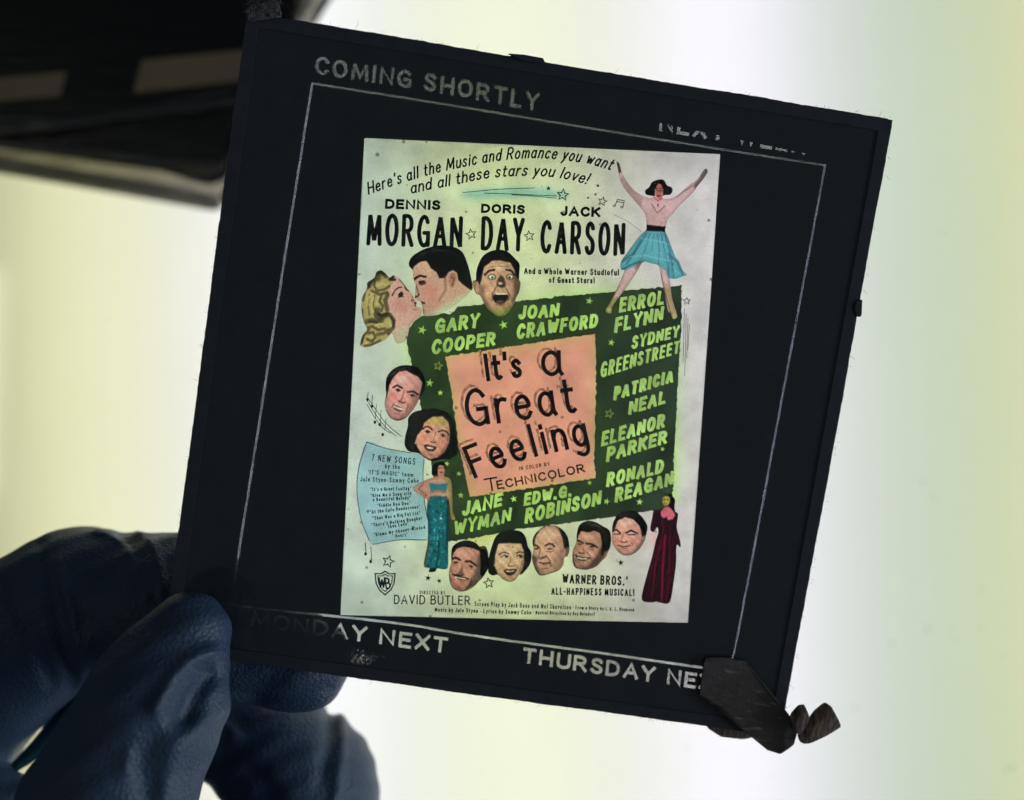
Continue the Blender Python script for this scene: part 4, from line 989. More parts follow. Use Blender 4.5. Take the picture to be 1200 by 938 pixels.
# figures
PK = (200, 146, 128)
picture("figure", "leaping woman in pink blouse and teal skirt, arms thrown up", 700, 180, 4.693,
  [[(106, 50), (112, 46), (122, 58), (132, 96), (146, 128), (170, 165), (205, 205), (262, 240), (296, 246), (308, 236), (290, 232), (268, 226), (262, 205), (285, 185), (300, 158), (335, 144), (366, 146), (384, 176), (408, 186), (414, 208), (398, 228), (368, 230), (358, 246), (385, 250), (430, 238), (470, 205), (510, 170), (545, 148), (570, 112), (592, 84), (606, 90), (604, 110), (576, 150), (552, 178), (524, 218), (450, 290), (418, 330), (388, 362), (378, 402), (374, 428), (392, 470), (414, 530), (430, 570), (448, 592), (468, 640), (492, 668), (470, 676), (432, 690), (398, 684), (394, 650), (404, 740), (412, 800), (436, 880), (438, 900), (418, 912), (404, 880), (388, 862), (372, 776), (352, 690), (338, 620), (300, 606), (262, 596), (244, 606), (224, 640), (166, 730), (112, 800), (82, 844), (76, 880), (46, 868), (62, 832), (100, 760), (132, 690), (150, 642), (132, 640), (128, 600), (168, 540), (236, 450), (266, 424), (270, 396), (264, 340), (232, 292), (186, 240), (140, 180), (122, 130)]],
  (214, 176, 164), [
  ("p", (150, 128, 116), [(120, 140), (140, 130), (200, 205), (250, 250), (240, 300), (170, 220)], 20, .5), ("p", (184, 146, 134), [(290, 300), (380, 300), (370, 395), (275, 395)], 40, .35), ("e", (214, 174, 160), (320, 310, 40, 50), .6, 0), ("s", (128, 92, 82), [(300, 280), (330, 330), (370, 290)], 8, .5),
  ("p", (62, 58, 52), [(104, 44), (124, 56), (132, 100), (118, 110)], 8, .9), ("p", (70, 62, 56), [(530, 176), (556, 150), (592, 78), (612, 92), (600, 120), (566, 170), (546, 196)], 30, .8), ("s", (112, 96, 88), [(430, 240), (480, 206), (520, 180)], 9, .5),
  ("p", D, [(255, 205), (286, 180), (300, 150), (336, 138), (372, 142), (390, 174), (414, 184), (420, 212), (398, 234), (362, 234), (360, 196), (340, 168), (316, 196), (316, 232), (284, 238), (262, 226)], 7), ("s", (84, 80, 72), [(272, 210), (290, 192)], 7, .5), ("s", (84, 80, 72), [(384, 206), (402, 200)], 7, .5),
  ("p", (186, 106, 92), [(318, 200), (330, 170), (350, 168), (362, 196), (356, 232), (338, 252), (322, 236)], 7), ("s", D, [(322, 194), (334, 192)], 6), ("s", D, [(346, 192), (358, 194)], 6), ("s", D, [(326, 205), (356, 206)], 4, .7), ("e", (46, 22, 22), (339, 230, 12, 9)), ("s", W, [(332, 226), (347, 226)], 4, .9), ("s", (190, 48, 48), [(316, 246), (334, 262), (352, 246)], 6), ("e", D, (334, 285, 5, 11)),
  ("p", D, [(268, 392), (376, 403), (373, 432), (262, 428)], 6), ("p", (104, 168, 164), [(262, 426), (374, 432), (396, 470), (432, 570), (480, 640), (500, 670), (430, 696), (392, 690), (380, 650), (338, 618), (262, 594), (240, 606), (150, 646), (124, 644), (124, 600), (168, 538), (236, 448)], 8)] +
  [("s", (46, 96, 104), l, wd, a) for l, wd, a in (([(270, 440), (220, 520), (160, 610)], 9, .6), ([(290, 440), (260, 540), (230, 600)], 6, .4), ([(330, 440), (340, 530), (336, 610)], 6, .4), ([(370, 440), (400, 540), (420, 680)], 8, .5), ([(390, 550), (440, 600), (470, 670)], 9, .6), ([(240, 480), (200, 550), (140, 590)], 16, .5), ([(140, 636), (200, 606), (250, 592)], 10, .7), ([(310, 440), (300, 540)], 5, .35), ([(350, 440), (376, 560), (390, 640)], 6, .4), ([(390, 655), (400, 560)], 7, .5))] +
  [("s", (122, 192, 192), l, 9, .45) for l in ([(250, 470), (330, 480), (390, 500)], [(180, 570), (260, 560), (340, 580), (400, 590)], [(420, 620), (440, 660)])] + [
  ("p", (150, 62, 52), [(215, 640), (245, 600), (232, 595), (205, 630)], 6, .5), ("p", (166, 158, 84), [(40, 870), (70, 800), (112, 790), (90, 850), (76, 890)], 24, .9), ("p", (172, 156, 84), [(366, 730), (404, 740), (446, 900), (410, 920)], 60, .8), ("p", (188, 190, 110), [(50, 850), (80, 850), (74, 886), (44, 872)], 6, .8), ("p", (188, 190, 110), [(410, 886), (440, 882), (440, 904), (418, 914)], 6, .8), ("s", (110, 70, 60), [(346, 650), (374, 770), (404, 880)], 6, .6), ("s", (120, 80, 66), [(236, 620), (170, 730), (110, 806)], 6, .5), ("s", (120, 80, 66), [(150, 650), (104, 756), (62, 836)], 5, .6)])
picture("figure", "woman in a teal sequin gown with a hand on her hip beside the scroll", 470, 530, 5.867,
  [(210, 150), (218, 92), (260, 66), (302, 74), (312, 112), (298, 150), (300, 168), (340, 188), (352, 280), (356, 400), (372, 450), (366, 468), (346, 456), (338, 400), (326, 320), (322, 400), (326, 550), (324, 700), (318, 802), (250, 800), (236, 822), (190, 824), (196, 800), (160, 790), (158, 750), (182, 620), (184, 480), (176, 400), (180, 340), (176, 326), (130, 292), (80, 252), (120, 216), (180, 188), (246, 164), (222, 164)], (196, 146, 122), [
  ("p", (158, 140, 78), [(300, 170), (345, 190), (360, 400), (372, 460), (340, 440), (330, 300), (310, 220)], 16, .8), ("s", (120, 86, 72), [(150, 225), (120, 252), (176, 300)], 12, .5), ("s", (226, 176, 150), [(200, 200), (280, 190)], 14, .5),
  ("p", D, [(204, 155), (212, 86), (260, 60), (306, 68), (318, 112), (300, 160), (292, 100), (262, 92), (252, 130), (254, 168)], 7), ("p", (198, 140, 116), [(252, 110), (266, 90), (292, 94), (304, 116), (296, 146), (276, 160), (256, 140)], 6), ("s", D, [(260, 112), (274, 108)], 5), ("s", D, [(284, 108), (298, 110)], 5), ("s", (120, 30, 34), [(268, 140), (286, 140)], 6), ("e", (170, 200, 110), (318, 80, 12, 14), .9, .4),
  ("p", (44, 128, 134), [(190, 214), (255, 222), (322, 214), (316, 240), (310, 268), (250, 258), (206, 268), (196, 240)], 6), ("s", (112, 88, 66), [(206, 276), (250, 268), (306, 276)], 10, .5),
  ("p", (36, 108, 112), [(198, 306), (250, 300), (312, 306), (324, 400), (330, 550), (328, 700), (320, 806), (160, 800), (154, 750), (180, 620), (180, 480), (170, 400)], 6), ("p", (104, 110, 84), [(160, 800), (156, 750), (182, 610), (182, 480), (196, 600), (190, 700), (180, 800)], 12, .7)] +
  [("e", (96, 186, 180), (RNG.uniform(190, 318), RNG.uniform(310, 790), RNG.uniform(5, 10), RNG.uniform(5, 12)), RNG.uniform(.35, .8), .1) for _ in range(70)] + [("e", (14, 56, 60), (RNG.uniform(185, 320), RNG.uniform(310, 790), RNG.uniform(6, 12), RNG.uniform(8, 20)), RNG.uniform(.4, .8), .1) for _ in range(46)] + [
  ("s", (16, 50, 54), [(320, 330), (322, 480), (314, 640)], 12, .7), ("s", (20, 60, 62), [(262, 620), (254, 720), (240, 800)], 14, .6), ("s", (20, 60, 62), [(180, 420), (196, 560)], 10, .6), ("e", (214, 226, 206), (272, 456, 9, 9), 1, .4), ("p", D, [(190, 802), (240, 798), (234, 826), (188, 828)], 6)])
picture("figure", "woman in a long dark crimson gown and gloves at the lower right", 700, 570, 6.255,
  [(470, 110), (480, 70), (505, 56), (540, 64), (570, 98), (566, 150), (574, 188), (592, 205), (582, 300), (600, 370), (612, 430), (604, 448), (586, 428), (578, 470), (578, 560), (560, 700), (532, 850), (470, 856), (432, 846), (400, 852), (326, 832), (350, 700), (400, 520), (428, 400), (446, 345), (440, 300), (416, 334), (394, 330), (388, 300), (404, 220), (412, 184), (440, 172), (470, 168), (492, 152), (474, 138)], (44, 20, 26), [
  ("p", D, [(470, 110), (476, 66), (508, 50), (545, 60), (578, 98), (574, 200), (545, 180), (534, 120), (500, 70), (476, 100)], 7), ("p", (172, 160, 74), [(476, 84), (500, 68), (528, 78), (534, 108), (520, 140), (492, 148), (476, 126)], 8), ("s", (70, 50, 30), [(484, 100), (498, 98)], 6, .9), ("s", (70, 50, 30), [(510, 98), (524, 100)], 6, .9), ("s", (120, 50, 40), [(490, 128), (510, 128)], 7),
  ("p", (206, 110, 110), [(462, 190), (490, 154), (520, 148), (560, 184), (570, 210), (556, 240), (520, 250), (505, 228), (485, 236), (468, 220)], 8), ("s", D, [(505, 226), (512, 250)], 7)] +
  [("s", (146, 30, 52), l, wd, a) for l, wd, a in (([(470, 380), (430, 560), (396, 820)], 9, .6), ([(500, 360), (480, 560), (474, 840)], 13, .75), ([(530, 370), (530, 560), (510, 830)], 9, .55), ([(440, 420), (400, 600), (360, 800)], 7, .5), ([(470, 250), (490, 300), (480, 340)], 9, .5), ([(540, 260), (530, 330)], 8, .45), ([(404, 300), (412, 230)], 6, .5), ([(490, 400), (470, 460)], 16, .5), ([(556, 380), (556, 560), (536, 760)], 6, .4), ([(590, 320), (600, 420)], 5, .4))])
# ------------------------------------------------------------------ weave every layer into one sheet of film, each triangle a single dye
def weave():
    pts, edges = [], []
    def loop(P):
        i0 = len(pts)
        P = [tuple(p) for p in P]
        pts.extend(P)
        n = len(P)
        edges.extend((i0 + i, i0 + (i + 1) % n) for i in range(n))
    for L in LAYERS:
        for p in L["polys"]:
            loop(p)
        if L["grid"]:
            g = L["grid"]
            big = L["polys"][0]
            x0, y0 = big.min(0); x1, y1 = big.max(0)
            X, Y = np.meshgrid(np.arange(x0 + g / 2, x1, g), np.arange(y0 + g / 2, y1, g))
            X[::2] += g / 2
            Q = np.stack([X.ravel(), Y.ravel()], 1) + RNG.uniform(-.12, .12, (X.size, 2)) * g
            Q = Q[sdist(Q, big) < -g * .35]
            pts.extend(map(tuple, Q))
    for a, b in CLIP.values():
        i0 = len(pts); pts.extend([a, b]); edges.append((i0, i0 + 1))
    V, _, Tr, _, _, _ = delaunay_2d_cdt([Vector(p) for p in pts], edges, [], 0, 1e-4, False)
    V = np.array([tuple(v) for v in V]); Tr = np.array([t for t in Tr if len(t) == 3])
    C = V[Tr].mean(1)
    owner = np.full(len(Tr), -1)
    order = np.argsort(C[:, 0]); cx = C[order, 0]
    for li, L in enumerate(LAYERS):
        allp = np.concatenate(L["polys"])
        x0, y0 = allp.min(0); x1, y1 = allp.max(0)
        a, b = np.searchsorted(cx, [x0, x1])
        idx = order[a:b]
        idx = idx[(C[idx, 1] >= y0) & (C[idx, 1] <= y1)]
        if not len(idx): continue
        if L["eo"]:
            hit = np.zeros(len(idx), int)
            for p in L["polys"]: hit += inside(C[idx], p)
            hit = hit == 1
        else:
            hit = np.zeros(len(idx), bool)
            for p in L["polys"]: hit |= inside(C[idx], p)
        if L["obj"] in CLIP:
            (ax, ay), (bx, by) = CLIP[L["obj"]]
            hit &= (bx - ax) * (C[idx, 1] - ay) - (by - ay) * (C[idx, 0] - ax) > 0
        owner[idx[hit]] = li
    loc = on_slide(V)
    made = {}
    keys = []
    for L in LAYERS:
        if L["obj"] not in keys: keys.append(L["obj"])
    for kk in keys:
        nm, par, lab, kind = OBJ[kk]
        lis = [i for i, L in enumerate(LAYERS) if L["obj"] == kk]
        sel = np.where(np.isin(owner, lis))[0]
        if not len(sel): continue
        tris = Tr[sel]
        used, inv = np.unique(tris, return_inverse=True)
        inv = inv.reshape(-1, 3)
        v = loc[used]
        # triangles face the camera
        A, B, Cc = v[inv[:, 0]], v[inv[:, 1]], v[inv[:, 2]]
        neg = ((B[:, 0] - A[:, 0]) * (Cc[:, 1] - A[:, 1]) - (B[:, 1] - A[:, 1]) * (Cc[:, 0] - A[:, 0])) < 0
        inv[neg] = inv[neg][:, ::-1]
        cen = v.mean(0)
        mats = []
        for i in lis:
            if LAYERS[i]["mat"] not in mats: mats.append(LAYERS[i]["mat"])
        me = bpy.data.meshes.new(nm)
        me.from_pydata([(x - cen[0], y - cen[1], 0.0) for x, y in v], [], inv.tolist())
        for m in mats: me.materials.append(m)
        me.polygons.foreach_set("material_index", [mats.index(LAYERS[owner[s]]["mat"]) for s in sel])
        corner = np.zeros((len(sel), 3, 4)); corner[..., 3] = 1
        for i in lis:
            c = LAYERS[i]["color"]
            if c is None: continue
            m = np.where(owner[sel] == i)[0]
            if not len(m): continue
            P = V[Tr[sel[m]]]
            t2 = P.reshape(-1, 2)
            if callable(c): col = c(t2)
            else: col = np.array(c, float) + np.zeros((len(t2), 3))
            col = dye(col).reshape(-1, 3, 3)
            fl = neg[m]
            col[fl] = col[fl][:, ::-1]
            corner[m, :, :3] = col
        at_ = me.attributes.new("dye", "FLOAT_COLOR", "CORNER")
        at_.data.foreach_set("color", corner.ravel().astype(np.float32))
        me.update()
        o = bpy.data.objects.new(nm, me)
        COL.objects.link(o)
        if lab: o["label"] = lab
        if kind: o["kind"] = kind
        made[kk] = (o, cen)
    for kk, (o, cen) in made.items():
        par = OBJ[kk][1]
        if par and par in made:
            o.parent = made[par][0]; pc = made[par][1]
            o.location = (cen[0] - pc[0], cen[1] - pc[1], 0)
        else:
            o.parent = slide
            o.location = (cen[0], cen[1], 0)
weave()
# ------------------------------------------------------------------ the slide's glass plates and cloth binding tape
def glass_material():
    m, nt, out = material("cover_glass")
    lw = node(nt, "ShaderNodeLayerWeight"); lw.inputs[0].default_value = 0.5
    pw = node(nt, "ShaderNodeMath", operation="POWER"); pw.inputs[1].default_value = 4.0
    nt.links.new(lw.outputs["Facing"], pw.inputs[0])
    ma = node(nt, "ShaderNodeMath", operation="MULTIPLY_ADD"); ma.inputs[1].default_value = 0.9; ma.inputs[2].default_value = 0.035
    nt.links.new(pw.outputs[0], ma.inputs[0])
    t = node(nt, "ShaderNodeBsdfTransparent"); t.inputs[0].default_value = (0.985, 0.995, 0.985, 1)
    g = node(nt, "ShaderNodeBsdfGlossy", i_Roughness=0.03)
    ms = node(nt, "ShaderNodeMixShader")
    nt.links.new(ma.outputs[0], ms.inputs[0]); nt.links.new(t.outputs[0], ms.inputs[1]); nt.links.new(g.outputs[0], ms.inputs[2]); nt.links.new(ms.outputs[0], out.inputs[0])
    return m
GLASS = glass_material()
GT = 0.0010
_in = on_slide(CORNERS) * 0.988
GF = 0.00014
prism([tuple(p) for p in _in], 0.00008, GF, GLASS, "cover_glass", slide)
prism([tuple(p) for p in _in], -GT, -0.00008, GLASS, "backing_glass", slide)

def creased(m, angle, stretch, scale, dist):
    """Long fibre creases across a paper tape."""
    nt = m.node_tree
    p = next(n for n in nt.nodes if n.type == "BSDF_PRINCIPLED")
    tc = node(nt, "ShaderNodeTexCoord")
    mp = node(nt, "ShaderNodeMapping"); mp.inputs["Rotation"].default_value = (0, 0, angle); mp.inputs["Scale"].default_value = (1, stretch, 1)
    nt.links.new(tc.outputs["Object"], mp.inputs["Vector"])
    n = node(nt, "ShaderNodeTexNoise", i_Scale=scale, i_Detail=5.0)
    nt.links.new(mp.outputs[0], n.inputs["Vector"])
    rp = node(nt, "ShaderNodeValToRGB")
    b = p.inputs["Base Color"]
    old = b.links[0].from_socket
    rp.color_ramp.elements[0].position = 0.60; rp.color_ramp.elements[0].color = (0, 0, 0, 1)
    rp.color_ramp.elements[1].position = 0.72; rp.color_ramp.elements[1].color = (1, 1, 1, 1)
    nt.links.new(n.outputs["Fac"], rp.inputs[0])
    mx = node(nt, "ShaderNodeMix", data_type="RGBA"); mx.inputs["B"].default_value = (0.27, 0.23, 0.21, 1)
    nt.links.new(rp.outputs[0], mx.inputs["Factor"]); nt.links.new(old, mx.inputs["A"]); nt.links.new(mx.outputs["Result"], b)
    bu = node(nt, "ShaderNodeBump"); bu.inputs["Distance"].default_value = dist
    nt.links.new(n.outputs["Fac"], bu.inputs["Height"])
    nt.links.new(p.inputs["Normal"].links[0].from_socket, bu.inputs["Normal"]); nt.links.new(bu.outputs[0], p.inputs["Normal"])
tape_m = principled("black_binding_cloth", (0.044, 0.048, 0.060), 0.8, bump=6000, bump_dist=0.00001, var=0.3, var_scale=500, spec=0.25)
brown_m = principled("worn_brown_tape", (0.095, 0.08, 0.078), 0.75, bump=2500, bump_dist=0.00006, var=0.25, var_scale=700, spec=0.3)
creased(brown_m, math.radians(20), 4.0, 330, 0.0003)
fibre_m = principled("frayed_fibre", (0.11, 0.105, 0.10), 0.9, var=0.3, var_scale=800)
fray_m = principled("torn_paper_pulp", (0.11, 0.10, 0.098), 0.9, bump=4000, bump_dist=0.0001, var=0.3, var_scale=1500)

def binding():
    C = on_slide(CORNERS)
    n = 240
    outer = []
    for e in range(4):
        a, b = C[e], C[(e + 1) % 4]
        d = (b - a) / np.linalg.norm(b - a); nrm = np.array((d[1], -d[0]))
        nrm = nrm if nrm @ (a + b) > 0 else -nrm
        ph = RNG.uniform(0, 6.28, 3)
        wob = 0
        for i in range(n):
            t = i / n
            wob = 0.6 * wob + RNG.normal(0, 0.000018)
            q = 0.00005 * math.sin(9 * t + ph[0]) + 0.00002 * math.sin(37 * t + ph[1]) + wob
            if RNG.random() < 0.012: q -= RNG.uniform(0.00004, 0.00013)
            cr = min(t, 1 - t) * n * 0.00034
            q -= max(0, 0.0006 - cr) * 0.5      # softened corners
            outer.append(a + (b - a) * t + nrm * q)
    m = len(outer)
    C4 = np.array(C)
    Ci = []
    for e in range(4):
        p = C4[e]
        d0 = (C4[e - 1] - p) / np.linalg.norm(C4[e - 1] - p); d1 = (C4[(e + 1) % 4] - p) / np.linalg.norm(C4[(e + 1) % 4] - p)
        Ci.append(p + (d0 + d1) * 0.0016)
    inner = [Ci[e] + (Ci[(e + 1) % 4] - Ci[e]) * (i / n) for e in range(4) for i in range(n)]
    zt = GT + 0.00005; zf = GF + 0.00003
    rings = [[(p[0], p[1], zf) for p in inner], [(p[0], p[1], zf) for p in outer], [(p[0], p[1], -zt) for p in outer], [(p[0], p[1], -zt) for p in inner]]
    V = [v for r in rings for v in r]
    Fc = []
    for r in range(4):
        r2 = (r + 1) % 4
        for i in range(m):
            j = (i + 1) % m
            Fc.append((r * m + i, r * m + j, r2 * m + j, r2 * m + i))
    o = mesh_obj("binding_tape", V, Fc, tape_m, slide)
    bm = bmesh.new(); bm.from_mesh(o.data); bmesh.ops.recalc_face_normals(bm, faces=bm.faces); bm.to_mesh(o.data); bm.free()
    # frayed fibres along the edges
    verts, faces = [], []
    def fibre(p, ang, ln, wd, z):
        i = len(verts); k = 4; c = RNG.normal(0, 1.2)
        x, y = p
        for s in range(k):
            t = s / (k - 1); aa = ang + c * t
            nx, ny = -math.sin(aa), math.cos(aa)
            w2 = wd * (1 - .7 * t)
            verts.append((x + nx * w2, y + ny * w2, z)); verts.append((x - nx * w2, y - ny * w2, z + 0.00002)); 
            x += math.cos(aa) * ln / k; y += math.sin(aa) * ln / k
        for s in range(k - 1):
            faces.append((i + 2 * s, i + 2 * s + 1, i + 2 * s + 3, i + 2 * s + 2))
    for i in RNG.integers(0, m, 300):
        p = np.array(outer[i]); q = np.array(outer[(i + 1) % m]) - p
        ang = math.atan2(q[1], q[0])
        side = 1 if (np.array((-q[1], q[0])) @ p) > 0 else -1
        fibre(p, ang + side * RNG.uniform(.25, 1.6), RNG.exponential(0.00035) + 0.00015, RNG.uniform(0.000014, 0.00003), RNG.uniform(-.001, .001))
    for _ in range(170):
        p = on_slide([(RNG.uniform(292, 332), RNG.uniform(2, 17))])[0]
        fibre(p, RNG.uniform(0, 6.28), RNG.uniform(.0004, .0012), RNG.uniform(0.00002, 0.00005), GF + RNG.uniform(.0002, .0012))
    f = mesh_obj("frayed_fibre", verts, faces, fibre_m, slide)
    f["kind"] = "stuff"
    return fibre
binding()

def thin_tape():
    m, nt, out = material("thin_brown_tape")
    tc = node(nt, "ShaderNodeTexCoord")
    mp = node(nt, "ShaderNodeMapping"); mp.inputs["Scale"].default_value = (5.0, 1.0, 1.0); mp.inputs["Rotation"].default_value = (0, 0, math.radians(-40))
    nt.links.new(tc.outputs["Object"], mp.inputs["Vector"])
    n = node(nt, "ShaderNodeTexNoise", i_Scale=600.0, i_Detail=4.0)
    nt.links.new(mp.outputs[0], n.inputs["Vector"])
    rp = node(nt, "ShaderNodeValToRGB")
    rp.color_ramp.elements[0].position = 0.38; rp.color_ramp.elements[0].color = (0.07, 0.058, 0.055, 1)
    rp.color_ramp.elements[1].position = 0.68; rp.color_ramp.elements[1].color = (0.5, 0.42, 0.38, 1)
    nt.links.new(n.outputs["Fac"], rp.inputs[0])
    t = node(nt, "ShaderNodeBsdfTranslucent"); nt.links.new(rp.outputs[0], t.inputs[0])
    d = node(nt, "ShaderNodeBsdfDiffuse"); d.inputs[0].default_value = (0.2, 0.17, 0.165, 1)
    ms = node(nt, "ShaderNodeMixShader"); ms.inputs[0].default_value = 0.4
    nt.links.new(t.outputs[0], ms.inputs[1]); nt.links.new(d.outputs[0], ms.inputs[2]); nt.links.new(ms.outputs[0], out.inputs[0])
    return m
thin_m = thin_tape()

def torn_sheet(name, px, z0, zfun, mat, th=0.00018, label=None, step=1.6, ragged=0.35, tear=0.0):
    """A bent scrap: outline in photo pixels, height above the film from zfun(px)."""
    out = []
    n = len(px)
    for i in range(n):
        a = np.array(px[i], float); b = np.array(px[(i + 1) % n], float)
        m = max(1, int(np.linalg.norm(b - a) / step))
        out += [a + (b - a) * k / m + RNG.normal(0, ragged, 2) for k in range(m)]
    out = np.array(out)
    if tear:       # uneven torn edge
        ph = RNG.uniform(0, 6.28, 4)
        s = np.arange(len(out)) * step
        wv = np.sin(s / 5.3 + ph[0]) + .8 * np.sin(s / 2.9 + ph[1]) + .6 * np.sin(s / 11 + ph[2])
        dr = out - out.mean(0); dr /= np.linalg.norm(dr, axis=1)[:, None]
        out = out + dr * (wv * tear)[:, None]
    x0, y0 = out.min(0); x1, y1 = out.max(0)
    X, Y = np.meshgrid(np.arange(x0, x1, step * 1.3), np.arange(y0, y1, step * 1.3))
    Q = np.stack([X.ravel(), Y.ravel()], 1)
    Q = Q[sdist(Q, out) < -step * .6]
    P = [Vector(p) for p in out] + [Vector(q) for q in Q]
    V, _, T, _, _, _ = delaunay_2d_cdt(P, [(i, (i + 1) % len(out)) for i in range(len(out))], [], 1, 1e-5, False)
    V = np.array([tuple(v) for v in V])
    z = z0 + zfun(V)
    L = np.array([on_slide([v], h)[0] for v, h in zip(V, z)])
    o = mesh_obj(name, [(a[0], a[1], h) for a, h in zip(L, z)], [tuple(t) for t in T], mat, slide, True)
    md = o.modifiers.new("thickness", "SOLIDIFY"); md.thickness = th; md.offset = 0
    if label: o["label"] = label
    return o
ZT = GF + 0.0003
def fold_z(V):
    return 0.0001 + 0.0006 * np.clip((V[:, 0] - 880) / 40, 0, 1) ** 2 + 0.00004 * np.sin(V[:, 0] / 14 + V[:, 1] / 9)
torn_sheet("corner_tape", [(827, 770.5), (842, 772), (859, 772), (873, 777), (884, 792), (895.5, 808), (908, 820), (916, 829), (923, 838.5), (929, 850), (933.5, 858), (931, 868), (923.5, 879), (914.5, 883.5), (902, 878.5), (892, 871), (884, 862), (875, 854), (860, 837), (843, 821), (834, 814), (819, 814.5), (822.5, 800)], ZT, fold_z, brown_m,
           label="strip of worn brown tape stuck aslant across the lower right corner", ragged=0.5, tear=1.0)
torn_sheet("tape_scrap", [(826, 845), (845, 850), (862, 853), (877, 855), (885, 862), (874, 866), (858, 863.5), (846, 862), (838, 857), (830, 852)], -GT - 0.0007, lambda V: 0 * V[:, 0], thin_m, ragged=.8, tear=0.6)
def curl(cx, cy, ang, r, h):
    d = np.array((math.cos(ang), math.sin(ang)))
    return lambda V: h + 0.0011 * np.cos(np.clip(((V - (cx, cy)) @ d) / r, -1.6, 1.6)) 
torn_sheet("tape_curl", [(923.5, 843), (930, 834), (936, 826), (941.5, 825.5), (945.8, 833), (947.3, 846), (942, 855), (936, 861), (930, 857)], ZT, curl(938, 843, 0.35, 7, 0.0006), thin_m, label="short frayed curl of brown tape beyond the lower right corner", tear=0.6)
torn_sheet("tape_curl", [(936, 862), (939, 855), (943, 849), (953, 836), (963.5, 823.8), (967.5, 822.5), (971, 825.5), (978, 838), (985.3, 851), (977, 856), (970.5, 859.6), (960, 866), (950, 870.8), (943, 872), (938, 869.5)], ZT, curl(962, 850, 0.75, 11, 0.0002), thin_m, label="longer twisted curl of brown tape, farthest past the corner", tear=0.6)
def pulp_z(V): return 0.0002 + 0.0003 * np.abs(np.sin(V[:, 0] * .9) * np.sin(V[:, 1] * .8 + 1))
torn_sheet("torn_paper", [(290, 21), (289, 15), (294, 12), (301, 12), (308, 9), (312, 3), (318, 1), (324, 4), (327, 9), (326, 15), (329, 19), (320, 19), (308, 17), (298, 18), (293, 24)], ZT, pulp_z, fray_m, ragged=1.5, step=1.3, label="tuft of torn paper pulp at the upper left corner")
torn_sheet("stuck_crumb", [(1001, 357), (1005, 351.5), (1009, 352), (1009.5, 356.5), (1005.5, 360.5), (1009, 366), (1007, 372), (1003.5, 371), (1001.5, 366), (1001, 361.5)], 0.0, lambda V: 0 * V[:, 0], tape_m, th=0.0006, ragged=.6, step=1.2)
torn_sheet("stuck_crumb", [(596, 63), (606, 65), (622, 66.5), (636, 69.5), (638, 73), (624, 72), (608, 69.5)], 0.0004, lambda V: 0 * V[:, 0], tape_m, th=0.0003, ragged=.6, step=1.2)
# ------------------------------------------------------------------ the gloved hand: one continuous surface from a distance field
def surface_nets(f, org, h):
    s = f < 0
    nx, ny, nz = f.shape
    acc = np.zeros((nx - 1, ny - 1, nz - 1, 3), np.float32); cnt = np.zeros((nx - 1, ny - 1, nz - 1), np.float32)
    cs = [(i, j, k) for i in (0, 1) for j in (0, 1) for k in (0, 1)]
    def cut(a, c): return a[c[0]:nx - 1 + c[0], c[1]:ny - 1 + c[1], c[2]:nz - 1 + c[2]]
    for a in cs:
        for ax in range(3):
            if a[ax]: continue
            b = list(a); b[ax] = 1
            fa, fb = cut(f, a), cut(f, b)
            x = (fa < 0) != (fb < 0)
            t = np.where(x, fa / np.where(x, fa - fb, 1), 0)
            for d in range(3):
                acc[..., d] += np.where(x, a[d] + (t if d == ax else 0), 0)
            cnt += x
    act = cnt > 0
    idx = -np.ones(act.shape, int); idx[act] = np.arange(act.sum())
    cell = np.argwhere(act)
    V = (cell + acc[act] / cnt[act][:, None]) * h + org
    Q = []
    for ax in range(3):
        o1, o2 = [d for d in range(3) if d != ax]
        sl0 = [slice(1, n - 1) for n in f.shape]; sl1 = list(sl0)
        sl0[ax] = slice(0, f.shape[ax] - 1); sl1[ax] = slice(1, f.shape[ax])
        a, b = s[tuple(sl0)], s[tuple(sl1)]
        w_ = np.argwhere(a != b); sg = a[tuple(w_.T)]
        off = np.ones(3, int); off[ax] = 0
        c = w_ + off
        def g(d1, d2):
            q = c.copy(); q[:, o1] += d1; q[:, o2] += d2
            return idx[tuple(q.T)]
        quad = np.stack([g(-1, -1), g(0, -1), g(0, 0), g(-1, 0)], 1)
        flip = sg if ax != 1 else ~sg
        quad[~flip] = quad[~flip][:, ::-1]
        Q.append(quad)
    Q = np.concatenate(Q)
    return V, Q[(Q >= 0).all(1)]

